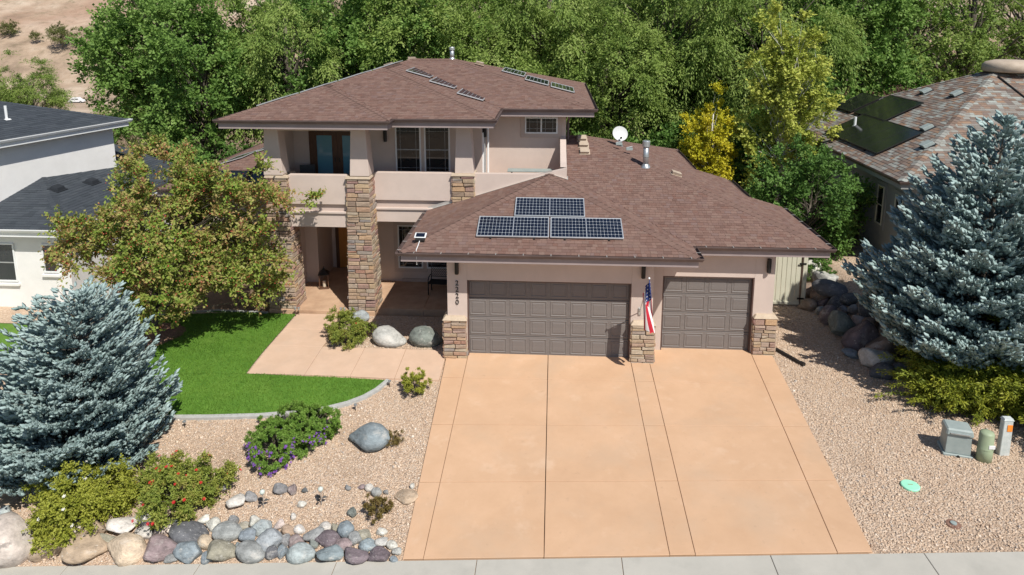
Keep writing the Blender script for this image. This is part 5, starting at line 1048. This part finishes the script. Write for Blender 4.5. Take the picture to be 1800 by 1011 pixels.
# crabapple
def crabapple():
    r = np.random.default_rng(301); C, out = crown_points(240, np.array([1.2, .1, 3.3]), np.array([3.3, 2.9, 2.7]), r, .45, -.85)
    args = clump_leaves(C, .62*r.uniform(.7, 1.3, len(C)), out, 19, 16, .12, .07, r, .12, .45)
    # leaves of this tree range from green to red: a property of the leaf, by clump and at random
    rn = np.clip(args[5]*.75+r.uniform(0, .35, len(args[5])), 0, 1)
    t = thing('crabapple_tree', 'crabapple tree with reddish fruit on the lawn', 'tree', (-10.75, 1.3, gz(-10.75, 1.3)))
    link('crown', leaf_mesh('crown', *args[:5], rn, M['lf_crab']), t); b = MB(); limbs(b, C[::2], 0, 3.0, .12, r, lean=(.5, 0)); b.build('trunk', M['bark'], t, True)
    n = 8000; i = r.integers(0, len(args[0]), n); p = args[0][i]+r.normal(0, .03, (n, 3))-np.array([0, 0, .03]); s = r.uniform(.016, .027, n)
    O = np.array([(1, 0, 0), (-1, 0, 0), (0, 1, 0), (0, -1, 0), (0, 0, 1), (0, 0, -1)], float); V = p[:, None]+O[None]*s[:, None, None]
    Ft = np.array([(0, 2, 4), (2, 1, 4), (1, 3, 4), (3, 0, 4), (2, 0, 5), (1, 2, 5), (3, 1, 5), (0, 3, 5)]); Fq = (Ft[None]+(np.arange(n)*6)[:, None, None]).reshape(-1, 3)
    link('fruit', fast_mesh('fruit', V.reshape(-1, 3), Fq, M['berry'], np.repeat(r.random(n), 8), True), t)['kind'] = 'stuff'
    m = thing('mulch_ring', 'round mulch bed under the crabapple tree', 'mulch bed', (-10.55, 1.05, gz(-10.5, 1.05)+.05))
    b = MB(); rr = random.Random(2); vs = [(0, 0, .07)]; nn = 40
    for k in range(nn): a = 2*math.pi*k/nn; q_ = 1.05*(1+.06*math.sin(3*a+1)+rr.uniform(-.03, .03)); vs += [(q_*.8*math.cos(a), q_*.8*math.sin(a), .06+rr.uniform(-.01, .01)), (q_*math.cos(a), q_*math.sin(a), -.02)]
    fs = []
    for k in range(nn): j = (k+1) % nn; fs += [(0, 1+2*k, 1+2*j), (1+2*k, 2+2*k, 2+2*j, 1+2*j)]
    b.add(vs, fs).build('mulch', M['mulch'], m, True)
crabapple()
# blue spruces
def spruce(label, loc, H, Rr, nlev, seed, tl, power=.75, bottom=.06, lean=(0, 0), rings=1.0):
    r = np.random.default_rng(seed); P, D, S = [], [], []; mb = MB(); mb.tube([(0, 0, -.3), (lean[0]*.5, lean[1]*.5, H*.5), (lean[0], lean[1], H*.98)], [.045*H**.8*.6, .03*H**.8*.6, .012], 8)
    for li in range(nlev):
        zf = bottom+(1-bottom)*(li/(nlev-1))**1.05; z = zf*H; L = Rr*(1-zf)**power*(1 if zf > .16 else .86+.14*zf/.16)+.10; nb = max(7, int((6+8.5*(1-zf))*rings)); a0 = r.uniform(0, 6.28)
        for k in range(nb):
            a = a0+2*math.pi*k/nb+r.normal(0, .16); l = L*r.uniform(.84, 1.06); rise = r.uniform(.0, .22)+.55*zf**2; o = np.array([math.cos(a), math.sin(a), 0]); s = np.array([-math.sin(a), math.cos(a), 0]); org = np.array([lean[0]*zf, lean[1]*zf, z])
            bp = lambda t: org+o*l*t+np.array([0, 0, l*(rise*t+.16*t*t-.10*math.sin(t*3.14))])
            mb.tube([bp(0), bp(.5), bp(1)], [.012*H**.6*.5, .010, .004], 4, cap=False)
            nsub = max(5, int(l/(tl*.66)))
            for q_ in range(nsub):
                t = .30+.70*(q_+r.uniform(0, .6))/nsub; base = bp(min(t, 1)); w_ = l*.42*(1.04-t)**.8+tl*.6
                for sg in (-1, 1):
                    dirb = o*r.uniform(.55, .9)+s*sg*r.uniform(.6, 1.)+np.array([0, 0, r.uniform(-.02, .32)]); dirb /= np.linalg.norm(dirb); m_ = max(1, int(w_/(tl*.7)))
                    for g in range(m_):
                        pp = base+dirb*w_*(g+r.uniform(.1, .7))/m_+np.array([0, 0, r.normal(0, tl*.22)]); dd = dirb*.35+o*.5+s*r.normal(0, .45)+np.array([0, 0, r.uniform(.25, 1.05)])
                        P.append(pp); D.append(dd); S.append(r.uniform(.75, 1.25))
            P.append(bp(.98)); D.append(o+np.array([0, 0, .35])); S.append(1.1)
    P.append(np.array([lean[0], lean[1], H*.98])); D.append(np.array([0, 0, 1.])); S.append(1.8)
    for k in range(5): P.append(np.array([lean[0], lean[1], H*.94])); D.append(np.array([math.cos(k*1.26), math.sin(k*1.26), .8])); S.append(1.4)
    P = np.array(P); D = norm(np.array(D)); S = np.array(S)*tl; n = len(P)
    ref = np.where(np.abs(D[:, 2:3]) > .9, np.array([[1., 0, 0]]), np.array([[0, 0, 1.]])); U = norm(np.cross(D, ref)); W = np.cross(D, U)
    # each shoot: a thin core and needles standing off it
    nn = 4; Vn = np.empty((n, nn, 3, 3)); a = r.uniform(0, 6.28, (n, nn)); t = r.uniform(0, 1, (n, nn)); rad = U[:, None]*np.cos(a)[..., None]+W[:, None]*np.sin(a)[..., None]
    b0 = P[:, None]+D[:, None]*(t*S[:, None])[..., None]; nl_ = (S[:, None]*.42*(1.05-.45*t))[..., None]; nd = norm(D[:, None]*.75+rad); tg = np.cross(nd, D[:, None]); wv = norm(tg)*(S[:, None]*.075)[..., None]
    Vn[:, :, 0] = b0-wv; Vn[:, :, 1] = b0+wv; Vn[:, :, 2] = b0+nd*nl_
    ck = 3; ring = []
    for zt, rr in ((0, .13), (.45, .29), (1.0, .08)):
        ring.append(np.stack([P+D*(zt*S)[:, None]+(U*math.cos(2*math.pi*j/ck)+W*math.sin(2*math.pi*j/ck))*(rr*S)[:, None] for j in range(ck)], 1))
    Vc = np.stack(ring, 1)  # n,3,ck,3
    base_i = n*nn*3; ci = (np.arange(n)*3*ck)[:, None]+base_i; Ft = []
    for lv in range(2):
        for j in range(ck): q0, q1, q2, q3 = lv*ck+j, lv*ck+(j+1) % ck, (lv+1)*ck+(j+1) % ck, (lv+1)*ck+j; Ft += [(q0, q1, q2), (q0, q2, q3)]
    Ft = np.array(Ft); Fc = (ci[:, :, None]+Ft[None]).reshape(-1, 3)
    V = np.concatenate([Vn.reshape(-1, 3), Vc.reshape(-1, 3)]); Fa = np.concatenate([np.arange(n*nn*3).reshape(-1, 3), Fc])
    sr = r.uniform(0, 1, n)*.6; rn = np.concatenate([(sr[:, None]+r.uniform(0, .4, (n, nn))).ravel(), np.repeat(sr+.12, len(Ft))])
    tr = thing('blue_spruce', label, 'tree', loc); link('foliage', fast_mesh('foliage', V, Fa, M['lf_spruce'], rn), tr); mb.build('trunk', M['bark'], tr); print('spruce shoots', n)
spruce('smaller blue spruce at the left edge of the front yard', (-9.3, -4.9, gz(-9.3, -4.9)), 4.35, 2.45, 17, 401, .15, .56, .04, (.75, 0), 1.15)
spruce('big blue spruce on the bank at the right', (14.65, -.3, gz(14.65, -.3)-.1), 6.5, 3.55, 18, 402, .19, .74, .03, (.1, 0), 1.2)
# juniper: long arching shoots set with small sprays
JM = {}
def juniper(label, loc, rx, ry, h, nsh, seed, group=None):
    if JM:
        tr = thing('juniper', label, 'shrub', loc, seed*.7, group); tr.scale = (rx/JM['rx'], ry/JM['ry'], h/JM['h']); link('foliage', JM['f'], tr); link('stem', JM['s'], tr); return
    r = np.random.default_rng(seed); a = r.uniform(0, 6.28, nsh); l = r.uniform(.45, 1.05, nsh); e = r.uniform(.25, 1.15, nsh); K_ = 20
    t = np.linspace(.1, 1, K_)[None, :]; ox = r.normal(0, .28, nsh)*rx; oy = r.normal(0, .28, nsh)*ry
    x = ox[:, None]+np.cos(a)[:, None]*(l*rx*.75)[:, None]*t; y = oy[:, None]+np.sin(a)[:, None]*(l*ry*.75)[:, None]*t
    z = h*(e[:, None]*(1.6*t-.95*t*t)); p = np.stack([x, y, z], -1); d = np.gradient(p, axis=1); d = norm(d)
    n3 = 7; pp = np.repeat(p[:, :, None, :], n3, 2)+r.normal(0, .035, (nsh, K_, n3, 3)); dd = norm(np.repeat(d[:, :, None, :], n3, 2)*1.0+r.normal(0, .55, pp.shape)); nm = norm(r.normal(0, 1, pp.shape)+np.array([0, 0, .8]))
    k = nsh*K_*n3; ln = r.uniform(.05, .11, k)*1.15; rn = (np.repeat(r.uniform(0, .45, nsh), K_*n3)+np.tile(np.repeat(np.linspace(0, .35, K_), n3), nsh)+r.uniform(0, .25, k))
    tr = thing('juniper', label, 'shrub', loc, group=group); link('foliage', leaf_mesh('foliage', pp.reshape(-1, 3), dd.reshape(-1, 3), nm.reshape(-1, 3), ln, ln*.32, rn, M['lf_juniper']), tr)
    b = MB()
    for i in range(0, nsh, 12): b.tube([p[i, 0]*np.array([1, 1, 0]), p[i, 7], p[i, 14]], [.02, .012, .005], 5, cap=False)
    st = b.build('stem', M['bark'], tr); JM.update(rx=rx, ry=ry, h=h, s=st.data, f=tr.children[0].data)
for x, y, rx, ry, h, l in [(13.7, -2.0, 1.7, 1.5, 1.25, 'spreading juniper just below the big blue spruce, left of the group'), (15.1, -3.0, 2.1, 1.6, 1.35, 'spreading juniper behind the utility pedestal'), (16.6, -2.0, 2.1, 1.6, 1.5, 'spreading juniper at the right edge, under the spruce'), (16.9, -3.6, 2.1, 1.7, 1.3, 'spreading juniper at the right edge behind the marker post')]:
    juniper(l, (x, y, gz(x, y)), rx, ry, h, 620, int(x*10), 'junipers on the right bank')
# garden shrubs
def shrub(px, py, wpx, hpx, leafm, label, seed, ln=.05, wd=.03, n=110, ntw=10, nlf=12, flowers=None, name='shrub', dense=.55, hscale=1., depth=1., up=.6, crad=.2):
    p, s = at(px, py); w_, h_ = wpx*s/2, hpx*s*hscale; r = np.random.default_rng(seed)
    C, out = crown_points(n, np.array([0, 0, h_*.45]), np.array([w_*.88, w_*.8*depth, h_*.5]), r, dense, -.7); C[:, 2] = np.maximum(C[:, 2], .03)
    args = clump_leaves(C, w_*crad*r.uniform(.7, 1.3, n), out, ntw, nlf, ln, wd, r, .08, up); 
    t = thing(name, label, 'shrub', p+Vector((0, 0, -.02))); link('foliage', leaf_mesh('foliage', *args, M[leafm]), t)
    b = MB()
    for c in C[::4]: c = Vector(c); b.tube([(c.x*.08, c.y*.08, -.03), (c.x*.45, c.y*.45, c.z*.6), c], [.012, .009, .004], 5, cap=False)
    b.build('stem', M['bark'], t)
    if flowers:
        m, cnt, sz_, sel = flowers; ok = [i for i in range(n) if sel(out[i])]
        for q_ in range(cnt):
            i = ok[r.integers(0, len(ok))]; pos = C[i]+out[i]*w_*crad*r.uniform(.75, 1.15)+r.normal(0, .03, 3); b = MB(); kk = 6
            for j in range(kk):
                a = 2*math.pi*j/kk; b.add([(0, 0, 0), (sz_*.6*math.cos(a-.4), sz_*.6*math.sin(a-.4), sz_*.25), (sz_*math.cos(a), sz_*math.sin(a), sz_*.3), (sz_*.6*math.cos(a+.4), sz_*.6*math.sin(a+.4), sz_*.25)], [(0, 1, 2, 3)])
            b.add([(sz_*.3*math.cos(k_*1.05), sz_*.3*math.sin(k_*1.05), sz_*.28) for k_ in range(6)]+[(0, 0, sz_*.5)], [(k_, (k_+1) % 6, 6) for k_ in range(6)])
            o = b.build('flower', m, t, loc=pos); dq = Vector(out[i]*.6+np.array([0, -.2, .7])).to_track_quat('Z', 'Y'); o.rotation_euler = dq.to_euler()
    return t
FRED, FWHITE, FPURP = mat('rose_red', (.50, .012, .02), None, rough=.6), mat('rose_white', (.75, .73, .66), None, rough=.6), mat('purple_flower', (.16, .06, .30), (.24, .09, .42), 30, rough=.7)
anyd = lambda o: o[2] > -.2 and o[1] < .5
shrub(320, 893, 150, 116, 'lf_rose', 'red flowering rose bush above the rock border', 501, .05, .034, 190, 14, 13, (FRED, 34, .045, anyd), 'rose_bush', hscale=.78)
shrub(150, 912, 190, 130, 'lf_shrub', 'yellow green rose bush with few white flowers under the left spruce', 502, .05, .034, 230, 14, 13, (FWHITE, 16, .045, lambda o: o[0] < .3 and o[1] < .5 and o[2] > -.2), 'rose_bush', hscale=.75, depth=.9)
shrub(90, 952, 70, 60, 'lf_shrub', 'low trailing part of a yellow green shrub over the pale boulder', 509, .05, .032, 50, 10, 10)
low = lambda o: o[1] < -.15 and o[2] < .45
shrub(487, 800, 112, 82, 'lf_lav', 'larger purple flowering mound on the gravel, front left of the pair', 503, .042, .025, 230, 17, 13, (FPURP, 170, .034, low), 'flowering_mound', .86, hscale=.72, crad=.12, up=.7)
shrub(540, 776, 108, 84, 'lf_lav', 'purple flowering mound behind the larger one, right of the pair', 504, .042, .025, 230, 17, 13, (FPURP, 70, .03, lambda o: o[1] < -.2 and o[2] < .3), 'flowering_mound', .86, hscale=.76, crad=.12, up=.7)
shrub(612, 602, 80, 56, 'lf_rose', 'low green shrub with few red blooms beside the front walk', 505, .045, .028, 150, 13, 12, (FRED, 3, .04, anyd), hscale=1.0)
shrub(730, 694, 52, 48, 'lf_shrub', 'small upright shrub beside the driveway by the walk', 506, .045, .02, 60, 12, 10, up=1.1)
shrub(663, 908, 46, 40, 'lf_dry', 'small dry olive shrub above the rock border by the driveway', 507, .045, .016, 45, 11, 9, up=1.)
shrub(690, 780, 40, 22, 'lf_dry', 'flat dry twiggy plant beside the blue grey boulder', 508, .045, .014, 30, 8, 7, up=.8)
shrub(1445, 500, 46, 40, 'lf_dark', 'small green plant above the boulders by the gate', 510, .07, .03, 40, 9, 9)
